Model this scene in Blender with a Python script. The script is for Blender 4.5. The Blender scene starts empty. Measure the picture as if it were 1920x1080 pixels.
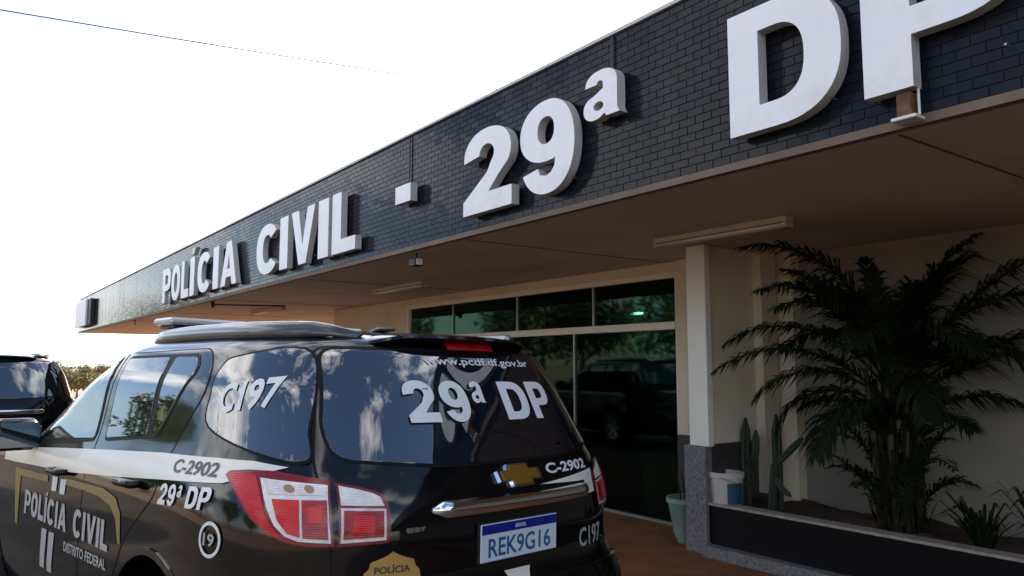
import bpy, bmesh, math, random
from math import sin, cos, pi, radians, sqrt, atan2, asin, tan
from mathutils import Vector, Matrix, Euler
from mathutils.geometry import tessellate_polygon
import numpy as np

random.seed(7)
scene = bpy.context.scene
COL = scene.collection

# ------------------------------------------------------------------ camera
PHI = radians(36.3)                     # angle between the view and the canopy front
PITCH = math.atan(145 / 1430)
cam_d = bpy.data.cameras.new("camera")
cam_d.sensor_width = 36.0
cam_d.lens = 1430 / 1920 * 36.0
cam_d.clip_start = 0.05
cam_d.clip_end = 3000
cam = bpy.data.objects.new("camera", cam_d)
COL.objects.link(cam)
cam.location = (0, 0, 1.6)
fw = Vector((-cos(PHI) * cos(PITCH), sin(PHI) * cos(PITCH), sin(PITCH)))
cam.rotation_euler = fw.to_track_quat('-Z', 'Y').to_euler()
scene.camera = cam

# ------------------------------------------------------------------ light
SUN_AZ = Vector((-0.80, 0.60)).normalized()      # horizontal direction towards the sun
SUN_EL = radians(27)
world = bpy.data.worlds.new("World")
scene.world = world
world.use_nodes = True
wn, wl = world.node_tree.nodes, world.node_tree.links
wn.clear()
w_out = wn.new("ShaderNodeOutputWorld")
w_bg = wn.new("ShaderNodeBackground"); w_bg.inputs["Strength"].default_value = 0.12
w_sky = wn.new("ShaderNodeTexSky"); w_sky.sky_type = 'NISHITA'; w_sky.sun_disc = False
w_sky.sun_elevation = SUN_EL
w_sky.sun_rotation = atan2(SUN_AZ.x, SUN_AZ.y)
w_sky.air_density = 1.0; w_sky.dust_density = 2.2; w_sky.ozone_density = 2.2; w_sky.altitude = 1100
tc = wn.new("ShaderNodeTexCoord")
dv = wn.new("ShaderNodeVectorMath"); dv.operation = 'MULTIPLY'
wl.new(tc.outputs["Generated"], dv.inputs[0]); dv.inputs[1].default_value = (1.0, 1.0, 2.1)
nz = wn.new("ShaderNodeTexNoise"); nz.inputs["Scale"].default_value = 2.3; nz.inputs["Detail"].default_value = 9
nz.inputs["Roughness"].default_value = 0.58; nz.inputs["Distortion"].default_value = 0.25
wl.new(dv.outputs[0], nz.inputs["Vector"])
cr = wn.new("ShaderNodeValToRGB")
cr.color_ramp.elements[0].position = 0.50; cr.color_ramp.elements[0].color = (0, 0, 0, 1)
cr.color_ramp.elements[1].position = 0.62; cr.color_ramp.elements[1].color = (1, 1, 1, 1)
wl.new(nz.outputs["Fac"], cr.inputs[0])
nz2 = wn.new("ShaderNodeTexNoise"); nz2.inputs["Scale"].default_value = 5.0; nz2.inputs["Detail"].default_value = 6
wl.new(dv.outputs[0], nz2.inputs["Vector"])
cc = wn.new("ShaderNodeMixRGB")
cc.inputs[1].default_value = (6.0, 6.3, 6.9, 1); cc.inputs[2].default_value = (13.5, 13.0, 12.3, 1)
wl.new(nz2.outputs["Fac"], cc.inputs[0])
mx = wn.new("ShaderNodeMixRGB")
wl.new(cr.outputs[0], mx.inputs[0]); wl.new(w_sky.outputs[0], mx.inputs[1]); wl.new(cc.outputs[0], mx.inputs[2])
wl.new(mx.outputs[0], w_bg.inputs["Color"]); wl.new(w_bg.outputs[0], w_out.inputs[0])

sun_d = bpy.data.lights.new("sun", 'SUN'); sun_d.energy = 4.5; sun_d.angle = radians(0.6); sun_d.color = (1.0, 0.9, 0.76)
sun = bpy.data.objects.new("sun", sun_d); COL.objects.link(sun)
sdir = Vector((SUN_AZ.x * cos(SUN_EL), SUN_AZ.y * cos(SUN_EL), sin(SUN_EL)))
sun.rotation_euler = sdir.to_track_quat('Z', 'Y').to_euler()
sun.location = (0, 0, 30)

vs = scene.view_settings
vs.view_transform = 'Standard'; vs.look = 'None'; vs.gamma = 1.0; vs.use_curve_mapping = False
vs.exposure = 1.4
scene.render.engine = 'CYCLES'
scene.cycles.max_bounces = 8
scene.cycles.sample_clamp_indirect = 6

# ------------------------------------------------------------------ materials
def mat(name, col, rough=0.6, metal=0.0, coat=0.0, spec=0.5, var=0.0, vscale=6.0, bump=0.0, bscale=40.0,
        emit=None, estr=0.0, trans=0.0, ior=1.5, dirt=None, dscale=2.0, rvar=0.0, attr=None, coatr=0.03):
    m = bpy.data.materials.new(name); m.use_nodes = True
    n, l = m.node_tree.nodes, m.node_tree.links
    b = n["Principled BSDF"]
    b.inputs["Base Color"].default_value = (*col, 1); b.inputs["Roughness"].default_value = rough
    b.inputs["Metallic"].default_value = metal; b.inputs["Coat Weight"].default_value = coat
    b.inputs["Coat Roughness"].default_value = coatr
    b.inputs["Specular IOR Level"].default_value = spec; b.inputs["IOR"].default_value = ior
    b.inputs["Transmission Weight"].default_value = trans
    if emit: b.inputs["Emission Color"].default_value = (*emit, 1); b.inputs["Emission Strength"].default_value = estr
    if var or bump or dirt or rvar or attr:
        t = n.new("ShaderNodeTexCoord")
        src = None
        if var:
            no = n.new("ShaderNodeTexNoise"); no.inputs["Scale"].default_value = vscale; no.inputs["Detail"].default_value = 6
            l.new(t.outputs["Object"], no.inputs["Vector"])
            mp = n.new("ShaderNodeMapRange"); mp.inputs[1].default_value = 0.3; mp.inputs[2].default_value = 0.7
            mp.inputs[3].default_value = 1 - var; mp.inputs[4].default_value = 1 + var
            l.new(no.outputs["Fac"], mp.inputs[0])
            mu = n.new("ShaderNodeVectorMath"); mu.operation = 'SCALE'; mu.inputs[0].default_value = col
            l.new(mp.outputs[0], mu.inputs["Scale"]); src = mu.outputs[0]
        if attr:
            at = n.new("ShaderNodeAttribute"); at.attribute_name = attr
            mu = n.new("ShaderNodeVectorMath"); mu.operation = 'MULTIPLY'
            if src: l.new(src, mu.inputs[0])
            else: mu.inputs[0].default_value = col
            l.new(at.outputs["Color"], mu.inputs[1]); src = mu.outputs[0]
        if dirt:
            no = n.new("ShaderNodeTexNoise"); no.inputs["Scale"].default_value = dscale; no.inputs["Detail"].default_value = 8
            no.inputs["Roughness"].default_value = 0.65
            l.new(t.outputs["Object"], no.inputs["Vector"])
            rp = n.new("ShaderNodeMapRange"); rp.inputs[1].default_value = 0.52; rp.inputs[2].default_value = 0.72
            rp.inputs[4].default_value = dirt[3]
            l.new(no.outputs["Fac"], rp.inputs[0])
            mi = n.new("ShaderNodeMixRGB"); l.new(rp.outputs[0], mi.inputs[0])
            if src: l.new(src, mi.inputs[1])
            else: mi.inputs[1].default_value = (*col, 1)
            mi.inputs[2].default_value = (*dirt[:3], 1); src = mi.outputs[0]
        if src: l.new(src, b.inputs["Base Color"])
        if rvar:
            no = n.new("ShaderNodeTexNoise"); no.inputs["Scale"].default_value = 5; no.inputs["Detail"].default_value = 7
            l.new(t.outputs["Object"], no.inputs["Vector"])
            mp = n.new("ShaderNodeMapRange"); mp.inputs[1].default_value = .35; mp.inputs[2].default_value = .7
            mp.inputs[3].default_value = max(0.01, rough - rvar); mp.inputs[4].default_value = rough + rvar
            l.new(no.outputs["Fac"], mp.inputs[0]); l.new(mp.outputs[0], b.inputs["Roughness"])
        if bump:
            no = n.new("ShaderNodeTexNoise"); no.inputs["Scale"].default_value = bscale; no.inputs["Detail"].default_value = 5
            l.new(t.outputs["Object"], no.inputs["Vector"])
            bp = n.new("ShaderNodeBump"); bp.inputs["Strength"].default_value = bump; bp.inputs["Distance"].default_value = 0.02
            l.new(no.outputs["Fac"], bp.inputs["Height"]); l.new(bp.outputs[0], b.inputs["Normal"])
    return m

M = {}
M['tile'] = mat('dark_ceramic_tile', (0.012, 0.0155, 0.023), 0.17, attr='tint', rvar=.04, spec=.12)
def streaks(m):
    n, l = m.node_tree.nodes, m.node_tree.links; b = n["Principled BSDF"]
    g = n.new("ShaderNodeNewGeometry"); mp = n.new("ShaderNodeVectorMath"); mp.operation = 'MULTIPLY'; mp.inputs[1].default_value = (2.6, 1.0, .35)
    l.new(g.outputs["Position"], mp.inputs[0]); no = n.new("ShaderNodeTexNoise"); no.inputs["Scale"].default_value = 1.6; no.inputs["Detail"].default_value = 7
    l.new(mp.outputs[0], no.inputs["Vector"]); r = n.new("ShaderNodeMapRange"); r.inputs[1].default_value = .48; r.inputs[2].default_value = .72; r.inputs[4].default_value = .45
    l.new(no.outputs["Fac"], r.inputs[0]); x = n.new("ShaderNodeMixRGB"); l.new(r.outputs[0], x.inputs[0]); x.inputs[2].default_value = (.050, .046, .042, 1)
    old = b.inputs["Base Color"].links[0].from_socket; l.new(old, x.inputs[1]); l.new(x.outputs[0], b.inputs["Base Color"])
    r2 = n.new("ShaderNodeMapRange"); r2.inputs[1].default_value = .42; r2.inputs[2].default_value = .75; r2.inputs[3].default_value = .12; r2.inputs[4].default_value = .21
    l.new(no.outputs["Fac"], r2.inputs[0]); l.new(r2.outputs[0], b.inputs["Roughness"])
streaks(M['tile'])
M['grout'] = mat('tile_grout', (0.008, 0.009, 0.011), 0.6, spec=.2)
M['letter'] = mat('white_letter_face', (0.84, 0.845, 0.87), 0.38, var=.05, vscale=3, dirt=(.52, .49, .45, .4), dscale=3)
M['letter_side'] = mat('letter_return', (0.55, 0.53, 0.50), 0.45, metal=.15, var=.1, dirt=(.2, .15, .1, .5), dscale=6)
M['steel'] = mat('grey_steel', (0.35, 0.34, 0.33), 0.4, metal=.8)
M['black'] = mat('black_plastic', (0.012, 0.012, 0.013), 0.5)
M['blackgloss'] = mat('black_gloss', (0.005, 0.005, 0.006), 0.16, spec=.3)
M['blacktile'] = mat('black_planter_tile', (0.006, 0.006, 0.007), 0.45, spec=.15)
M['soffit'] = mat('soffit_paint', (0.60, 0.51, 0.43), 0.85, var=.07, vscale=1.2, dirt=(.30, .22, .15, .5), dscale=.7)
M['lip'] = mat('brown_drip_edge', (0.16, 0.11, 0.075), 0.7, var=.15)
M['coping'] = mat('grey_coping', (0.42, 0.42, 0.42), 0.5, metal=.3)
M['wall'] = mat('beige_wall_paint', (0.72, 0.60, 0.43), 0.85, var=.05, vscale=1.5, dirt=(.3, .25, .18, .25), dscale=1.3, bump=.08, bscale=60)
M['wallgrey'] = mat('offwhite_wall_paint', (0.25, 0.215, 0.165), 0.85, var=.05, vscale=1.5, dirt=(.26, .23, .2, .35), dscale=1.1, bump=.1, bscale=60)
M['column'] = mat('column_paint', (0.80, 0.74, 0.64), 0.6, var=.05, vscale=2)
M['granite'] = mat('grey_granite', (0.16, 0.15, 0.155), 0.35, var=.5, vscale=55)
M['darkgranite'] = mat('dark_granite', (0.045, 0.042, 0.042), 0.3, var=.5, vscale=50)
M['cap'] = mat('planter_cap', (0.30, 0.26, 0.21), 0.5, var=.25, vscale=20)
M['frame'] = mat('door_frame_paint', (0.80, 0.68, 0.55), 0.45, var=.05)
M['alu'] = mat('grey_aluminium', (0.30, 0.30, 0.29), 0.35, metal=.6)
M['tube'] = mat('lamp_housing', (0.52, 0.45, 0.36), 0.5, var=.08)
M['bulb'] = mat('unlit_tube', (0.7, 0.66, 0.58), 0.3)
M['floor'] = mat('red_brown_floor', (0.19, 0.075, 0.030), 0.75, spec=.12, var=.25, vscale=3, bump=.15, bscale=30, rvar=.1)
M['ground'] = mat('red_earth_paving', (0.27, 0.17, 0.10), 0.95, var=.3, vscale=.6, bump=.2, bscale=8)
M['drive'] = mat('driveway_paving', (0.085, 0.065, 0.048), 0.9, spec=.2, var=.25, vscale=1.5, bump=.3, bscale=25)
M['soil'] = mat('planter_soil', (0.07, 0.035, 0.022), 0.95, var=.4, vscale=15, bump=.8, bscale=20)
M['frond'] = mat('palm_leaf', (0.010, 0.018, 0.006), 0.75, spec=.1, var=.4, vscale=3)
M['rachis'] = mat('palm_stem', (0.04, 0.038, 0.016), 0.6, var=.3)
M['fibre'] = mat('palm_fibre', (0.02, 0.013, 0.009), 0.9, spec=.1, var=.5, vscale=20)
M['leaf'] = mat('tree_leaf', (0.10, 0.15, 0.03), 0.6, var=.45, vscale=.8)
M['leaf2'] = mat('dry_tree_leaf', (0.30, 0.23, 0.09), 0.7, var=.35, vscale=.5)
M['bark'] = mat('bark', (0.10, 0.075, 0.055), 0.9, var=.3)
M['cactus'] = mat('cactus_skin', (0.022, 0.034, 0.015), 0.7, var=.25, vscale=10)
M['bucket'] = mat('white_bucket_plastic', (0.52, 0.46, 0.40), 0.5, var=.05, dirt=(.3, .2, .14, .5), dscale=6)
M['bluelabel'] = mat('blue_label', (0.015, 0.06, 0.11), 0.5)
M['pot'] = mat('pale_green_pot', (0.22, 0.31, 0.25), 0.45, var=.12, dirt=(.2, .16, .12, .4), dscale=8)
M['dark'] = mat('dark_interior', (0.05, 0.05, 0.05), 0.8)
M['intlamp'] = mat('lit_tube', (0.8, 0.9, 0.9), 0.5, emit=(0.75, 1.0, 0.95), estr=9.0)
M['paper'] = mat('pale_blue_plastic', (0.25, 0.32, 0.45), 0.5)
M['cable'] = mat('cable_rubber', (0.06, 0.06, 0.065), 0.7)
M['concrete'] = mat('pole_concrete', (0.3, 0.29, 0.27), 0.85, var=.15)
M['rust'] = mat('rusty_box', (0.14, 0.065, 0.03), 0.8, var=.4, vscale=25)
M['whiteplastic'] = mat('white_plastic', (0.7, 0.68, 0.62), 0.4)
# car
M['paint'] = mat('black_car_paint', (0.004, 0.004, 0.005), 0.4, coat=1.0, spec=.0, coatr=.05)
def dusty(m):
    n, l = m.node_tree.nodes, m.node_tree.links; b = n["Principled BSDF"]
    t = n.new("ShaderNodeTexCoord"); no = n.new("ShaderNodeTexNoise"); no.inputs["Scale"].default_value = 3.2; no.inputs["Detail"].default_value = 9; no.inputs["Roughness"].default_value = .65
    l.new(t.outputs["Object"], no.inputs["Vector"])
    r = n.new("ShaderNodeMapRange"); r.inputs[1].default_value = .35; r.inputs[2].default_value = .75; r.inputs[3].default_value = .03; r.inputs[4].default_value = .13
    l.new(no.outputs["Fac"], r.inputs[0]); l.new(r.outputs[0], b.inputs["Coat Roughness"])
    x = n.new("ShaderNodeMixRGB"); x.inputs[1].default_value = (.003, .003, .004, 1); x.inputs[2].default_value = (.009, .007, .006, 1)
    r3 = n.new("ShaderNodeMapRange"); r3.inputs[1].default_value = .45; r3.inputs[2].default_value = .8; l.new(no.outputs["Fac"], r3.inputs[0]); l.new(r3.outputs[0], x.inputs[0]); l.new(x.outputs[0], b.inputs["Base Color"])
dusty(M['paint'])
M['rail'] = mat('grey_roof_rail', (0.035, 0.035, 0.04), 0.35, coat=.6)
M['carglass'] = mat('tinted_car_glass', (0.004, 0.007, 0.012), 0.02, ior=2.5)
M['seal'] = mat('black_rubber', (0.006, 0.006, 0.006), 0.6, spec=.15)
M['white'] = mat('white_film', (0.76, 0.71, 0.62), 0.35, coat=.2, var=.02)
M['whitetext'] = mat('white_print', (0.72, 0.71, 0.71), 0.4)
M['darktext'] = mat('dark_print', (0.05, 0.04, 0.035), 0.4)
M['greytext'] = mat('grey_print', (0.42, 0.40, 0.39), 0.45)
M['gold'] = mat('gold_film', (0.24, 0.17, 0.06), 0.45)
M['badgegold'] = mat('badge_gold', (0.45, 0.25, 0.06), 0.4)
M['bowtie'] = mat('emblem_gold', (0.40, 0.22, 0.03), 0.25, metal=.6)
M['chrome'] = mat('chrome', (0.80, 0.80, 0.82), 0.08, metal=1.0)
M['redlens'] = mat('red_lens', (0.56, 0.005, 0.010), 0.2, coat=.3, emit=(0.5, 0.0, 0.0), estr=0.0)
M['darkred'] = mat('dark_red_lens', (0.20, 0.005, 0.008), 0.2, coat=.2)
M['brightred'] = mat('bright_red_lens', (0.66, 0.006, 0.005), 0.2, coat=.3)
M['clearlens'] = mat('clear_lens', (0.80, 0.74, 0.72), 0.15, coat=.3, var=.15, vscale=25)
M['pinklens'] = mat('pale_pink_lens', (0.76, 0.64, 0.62), 0.15, coat=.5, var=.2, vscale=30)
M['deepred'] = mat('deep_red_lens', (0.38, 0.004, 0.006), 0.2, coat=.4, var=.35, vscale=30)
M['amberbulb'] = mat('amber_bulb', (0.35, 0.20, 0.12), 0.3)
def ribs(m, scale):
    n, l = m.node_tree.nodes, m.node_tree.links; b = n["Principled BSDF"]
    t = n.new("ShaderNodeTexCoord"); w = n.new("ShaderNodeTexWave"); w.bands_direction = 'Z'; w.inputs["Scale"].default_value = scale; w.inputs["Distortion"].default_value = .6
    l.new(t.outputs["Object"], w.inputs["Vector"]); bp = n.new("ShaderNodeBump"); bp.inputs["Strength"].default_value = .35; bp.inputs["Distance"].default_value = .004
    l.new(w.outputs["Fac"], bp.inputs["Height"]); l.new(bp.outputs[0], b.inputs["Normal"])
for k_ in ('redlens', 'deepred', 'brightred', 'clearlens', 'pinklens'): ribs(M[k_], 45)
M['platewhite'] = mat('plate_white', (0.62, 0.68, 0.72), 0.4)
M['plateblue'] = mat('plate_blue', (0.006, 0.015, 0.22), 0.4)
M['platetext'] = mat('plate_text', (0.02, 0.11, 0.24), 0.4)
M['rubber'] = mat('tyre_rubber', (0.018, 0.018, 0.018), 0.8, bump=.2)
M['alloy'] = mat('alloy', (0.35, 0.35, 0.36), 0.3, metal=.9)
M['lightbar'] = mat('lightbar_lens', (0.55, 0.54, 0.50), 0.2, coat=.6)
M['mirrorglass'] = mat('mirror_glass', (0.22, 0.24, 0.23), 0.03, metal=1.0)

def glass_mat():
    m = bpy.data.materials.new('green_tinted_glass'); m.use_nodes = True
    n, l = m.node_tree.nodes, m.node_tree.links; n.clear()
    o = n.new("ShaderNodeOutputMaterial"); t = n.new("ShaderNodeBsdfTransparent"); t.inputs[0].default_value = (0.22, 0.32, 0.28, 1)
    g = n.new("ShaderNodeBsdfGlossy"); g.inputs["Roughness"].default_value = 0.03; g.inputs[0].default_value = (0.50, 0.85, 0.66, 1)
    f = n.new("ShaderNodeFresnel"); f.inputs[0].default_value = 1.42
    x = n.new("ShaderNodeMixShader"); l.new(f.outputs[0], x.inputs[0]); l.new(t.outputs[0], x.inputs[1]); l.new(g.outputs[0], x.inputs[2])
    l.new(x.outputs[0], o.inputs[0]); return m
M['glass'] = glass_mat()

# ------------------------------------------------------------------ object helpers
def link(o, parent=None):
    COL.objects.link(o)
    if parent is not None: o.parent = parent
    return o
def empty(name, loc=(0, 0, 0), rot=(0, 0, 0), label=None, cat=None, group=None, kind=None, parent=None):
    o = bpy.data.objects.new(name, None); link(o, parent); o.location = loc; o.rotation_euler = rot
    o.empty_display_size = 0.1
    return tag(o, label, cat, group, kind)
def tag(o, label=None, cat=None, group=None, kind=None):
    if label: o["label"] = label
    if cat: o["category"] = cat
    if group: o["group"] = group
    if kind: o["kind"] = kind
    return o
def mobj(name, verts, faces, m, parent=None, smooth=False, loc=(0, 0, 0)):
    me = bpy.data.meshes.new(name); me.from_pydata([tuple(v) for v in verts], [], faces); me.update()
    me.materials.append(M[m] if isinstance(m, str) else m)
    if smooth: me.polygons.foreach_set('use_smooth', [True] * len(me.polygons))
    o = bpy.data.objects.new(name, me); link(o, parent); o.location = loc
    return o
class MB:
    """collects geometry for ONE mesh object"""
    def __init__(s): s.v = []; s.f = []
    def add(s, vs, fs):
        b = len(s.v); s.v += [tuple(v) for v in vs]; s.f += [tuple(i + b for i in f) for f in fs]; return s
    def box(s, x0, x1, y0, y1, z0, z1, bev=0.0, mtx=None):
        if bev <= 0:
            vs = [(x, y, z) for z in (z0, z1) for y in (y0, y1) for x in (x0, x1)]
            fs = [(0, 2, 3, 1), (4, 5, 7, 6), (0, 1, 5, 4), (2, 6, 7, 3), (0, 4, 6, 2), (1, 3, 7, 5)]
        else:
            b = min(bev, .49 * min(x1 - x0, y1 - y0, z1 - z0)); vs = []; ix = {}
            for xi in (0, 1):
                for yi in (0, 1):
                    for zi in (0, 1):
                        X, Y, Z = (x0, x1)[xi], (y0, y1)[yi], (z0, z1)[zi]
                        dx, dy, dz = (b, -b)[xi], (b, -b)[yi], (b, -b)[zi]
                        for k, p in enumerate([(X, Y + dy, Z + dz), (X + dx, Y, Z + dz), (X + dx, Y + dy, Z)]):
                            ix[xi, yi, zi, k] = len(vs); vs.append(p)
            g = lambda *a: ix[a]
            fs = []
            for a in (0, 1):
                fs.append([g(a, 0, 0, 0), g(a, 1, 0, 0), g(a, 1, 1, 0), g(a, 0, 1, 0)][::(1 if a else -1)])
                fs.append([g(0, a, 0, 1), g(1, a, 0, 1), g(1, a, 1, 1), g(0, a, 1, 1)][::(-1 if a else 1)])
                fs.append([g(0, 0, a, 2), g(1, 0, a, 2), g(1, 1, a, 2), g(0, 1, a, 2)][::(1 if a else -1)])
            for a in (0, 1):
                for c in (0, 1):
                    fs.append((g(0, a, c, 1), g(1, a, c, 1), g(1, a, c, 2), g(0, a, c, 2)))
                    fs.append((g(a, 0, c, 0), g(a, 1, c, 0), g(a, 1, c, 2), g(a, 0, c, 2)))
                    fs.append((g(a, c, 0, 0), g(a, c, 1, 0), g(a, c, 1, 1), g(a, c, 0, 1)))
            for a in (0, 1):
                for c in (0, 1):
                    for d in (0, 1): fs.append((g(a, c, d, 0), g(a, c, d, 1), g(a, c, d, 2)))
        if mtx: vs = [mtx @ Vector(v) for v in vs]
        return s.add(vs, fs)
    def tube(s, pts, rad, n=8, cap=True):
        pts = [Vector(p) for p in pts]; rr = rad if isinstance(rad, (list, tuple)) else [rad] * len(pts)
        vs = []; fs = []; up = Vector((0, 0, 1))
        for i, p in enumerate(pts):
            t = (pts[min(i + 1, len(pts) - 1)] - pts[max(i - 1, 0)]).normalized()
            a = t.cross(up)
            if a.length < 1e-3: a = t.cross(Vector((1, 0, 0)))
            a.normalize(); b = a.cross(t)
            for k in range(n):
                th = 2 * pi * k / n; vs.append(p + (a * cos(th) + b * sin(th)) * rr[i])
        for i in range(len(pts) - 1):
            for k in range(n):
                fs.append((i * n + k, i * n + (k + 1) % n, (i + 1) * n + (k + 1) % n, (i + 1) * n + k))
        if cap: fs += [tuple(range(n))[::-1], tuple((len(pts) - 1) * n + k for k in range(n))]
        return s.add(vs, fs)
    def lathe(s, prof, n=24, c=(0, 0, 0)):
        vs = []; fs = []
        for r, z in prof:
            for k in range(n):
                th = 2 * pi * k / n; vs.append((c[0] + r * cos(th), c[1] + r * sin(th), c[2] + z))
        for i in range(len(prof) - 1):
            for k in range(n): fs.append((i * n + k, i * n + (k + 1) % n, (i + 1) * n + (k + 1) % n, (i + 1) * n + k))
        return s.add(vs, fs)
    def build(s, name, m, parent=None, smooth=False, loc=(0, 0, 0), fix=True):
        o = mobj(name, s.v, s.f, m, parent, smooth, loc)
        if fix:
            bm = bmesh.new(); bm.from_mesh(o.data); bmesh.ops.recalc_face_normals(bm, faces=bm.faces); bm.to_mesh(o.data); bm.free()
        return o
def box(name, x0, x1, y0, y1, z0, z1, m, parent=None, bev=0.0):
    return MB().box(x0, x1, y0, y1, z0, z1, bev).build(name, m, parent)
def smooth_angle(o, deg=35):
    me = o.data; me.polygons.foreach_set('use_smooth', [True] * len(me.polygons))
    try: me.set_sharp_from_angle(angle=radians(deg))
    except Exception: pass
    return o
def copy_tree(o, parent=None):
    c = o.copy(); COL.objects.link(c); c.parent = parent
    for ch in list(o.children):
        if ch is not c: copy_tree(ch, c)
    return c

# ------------------------------------------------------------------ bold letter shapes (loops in a unit-height cell)
def ell(cx, cy, rx, ry, a0, a1, n=22, e=2.0):
    out = []
    for i in range(n + 1):
        a = radians(a0 + (a1 - a0) * i / n); c, s_ = cos(a), sin(a)
        out.append((cx + rx * math.copysign(abs(c) ** (2 / e), c), cy + ry * math.copysign(abs(s_) ** (2 / e), s_)))
    return out
def glyph(ch):
    if ch == 'I': return .27, [[(0, 0), (.25, 0), (.25, 1), (0, 1)]]
    if ch == 'L': return .66, [[(0, 0), (.64, 0), (.64, .22), (.25, .22), (.25, 1), (0, 1)]]
    if ch == 'V': return .86, [[(.29, 0), (.55, 0), (.84, 1), (.58, 1), (.42, .34), (.26, 1), (0, 1)]]
    if ch == 'A': return .90, [[(0, 0), (.25, 0), (.305, .19), (.575, .19), (.63, 0), (.88, 0), (.57, 1), (.31, 1)], [(.365, .38), (.515, .38), (.44, .70)]]
    if ch == 'O': return .86, [ell(.42, .5, .42, .51, 0, 360, 40, 2.3)[:-1], ell(.42, .5, .16, .29, 0, 360, 30, 2.3)[:-1]]
    if ch == 'C': return .84, [ell(.42, .5, .42, .51, 38, 322, 36, 2.25) + ell(.42, .5, .165, .29, 318, 42, 26, 2.25)]
    if ch == 'D': return .88, [[(0, 0), (.36, 0)] + ell(.36, .5, .50, .5, -90, 90, 26, 2.5)[1:] + [(0, 1)],
                               [(.25, .20), (.25, .80), (.36, .80)] + ell(.36, .5, .24, .3, 90, -90, 22, 2.5)[1:] ]
    if ch == 'P': return .80, [[(0, 0), (.26, 0), (.26, .35), (.44, .35)] + ell(.44, .675, .34, .325, -90, 90, 22, 2.4)[1:] + [(0, 1)],
                               [(.26, .54), (.26, .81), (.41, .81)] + ell(.41, .675, .12, .135, 90, -90, 14, 2.4)[1:] ]
    if ch == '-': return .52, [[(0, .40), (.46, .40), (.46, .64), (0, .64)]]
    if ch == '2': return .78, [ell(.37, .69, .36, .32, 185, -28, 26, 2.15) + [(.55, .40), (.40, .23), (.74, .23), (.74, 0), (0, 0), (0, .17), (.38, .47)]
                               + ell(.37, .69, .115, .125, -50, 178, 16)]
    if ch == '9': return .80, [ell(.38, .5, .37, .51, 208, 450, 40, 2.2) + ell(.38, .675, .37, .335, 90, 286, 26, 2.15)[1:]
                               + [(.505, .37), (.49, .27), (.44, .205), (.37, .185), (.29, .21), (.265, .285)],
                               ell(.375, .68, .115, .15, 0, 360, 24, 2.2)[:-1]]
    if ch == 'a': return .74, [[(.04, .72)] + ell(.34, .68, .30, .32, 165, 0, 20, 2.3)[1:] + [(.64, .10), (.68, 0), (.44, 0), (.41, .07)]
                               + ell(.22, .235, .21, .25, -48, -262, 22, 2.2) + [(.385, .60), (.385, .68)] + ell(.325, .70, .06, .085, 0, 170, 8)[1:] ,
                               ell(.295, .255, .095, .095, 0, 360, 18, 2.0)[:-1]]
    return .4, []
def tess(loops):
    """triangulate outer loop + holes in 2D -> verts, tris"""
    vl = [[Vector((p[0] * 100, p[1] * 100, 0)) for p in lp] for lp in loops]
    tr = tessellate_polygon(vl)
    flat = [(p[0], p[1]) for lp in loops for p in lp]
    return flat, [tuple(t) for t in tr]

def bold_text(txt, height, spacing=.09, sx=1.0, space=.55):
    """list of (char, x offset, loops) in metres"""
    x = 0; out = []
    for ch in txt:
        if ch == ' ': x += space * height * sx; continue
        sup = ch == 'ª'; base = 'I' if ch == 'Í' else ('a' if sup else ch)
        w, lp = glyph(base); k = height * (.55 if sup else 1); dz = .45 * height if sup else 0
        loops = [[(x + p[0] * k * sx, dz + p[1] * k) for p in l] for l in lp]
        out.append((ch, x, loops)); 
        if ch == 'Í': out.append(('´', x, [[(x + .04 * k * sx, 1.06 * k), (x + .22 * k * sx, 1.06 * k), (x + .34 * k * sx, 1.20 * k), (x + .10 * k * sx, 1.20 * k)]]))
        x += (w * sx + spacing) * k
    return out, x

_font_cache = {}
def font_tris(txt, height, bold=0.02, sx=1.0):
    """built-in typeface text -> 2D verts + faces, cap height = height, left at 0"""
    cu = bpy.data.curves.new("t", 'FONT'); cu.body = txt; cu.size = 1; cu.offset = bold; cu.resolution_u = 3; cu.fill_mode = 'FRONT'
    ob = bpy.data.objects.new("t", cu); COL.objects.link(ob)
    dg = bpy.context.evaluated_depsgraph_get(); me = bpy.data.meshes.new_from_object(ob.evaluated_get(dg))
    vs = [(v.co.x, v.co.y) for v in me.vertices]; fs = [tuple(p.vertices) for p in me.polygons]
    bpy.data.objects.remove(ob); bpy.data.curves.remove(cu); bpy.data.meshes.remove(me)
    xs = [v[0] for v in vs]; k = height / .73
    x0 = min(xs)
    return [((v[0] - x0) * k * sx, v[1] * k) for v in vs], fs, (max(xs) - x0) * k * sx
# ------------------------------------------------------------------ ground
def sheet(name, x0, x1, y0, y1, z, m):
    o = mobj(name, [(x0, y0, z), (x1, y0, z), (x1, y1, z), (x0, y1, z)], [(0, 1, 2, 3)], m)
    return tag(o, kind='structure')
sheet('ground', -900, 900, -900, 900, -0.012, 'ground')
sheet('driveway', -45, 30, -7.0, 3.1, -0.004, 'drive')
sheet('porch_floor', -31, 24, 3.1, 6.9, 0.0, 'floor')

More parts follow.
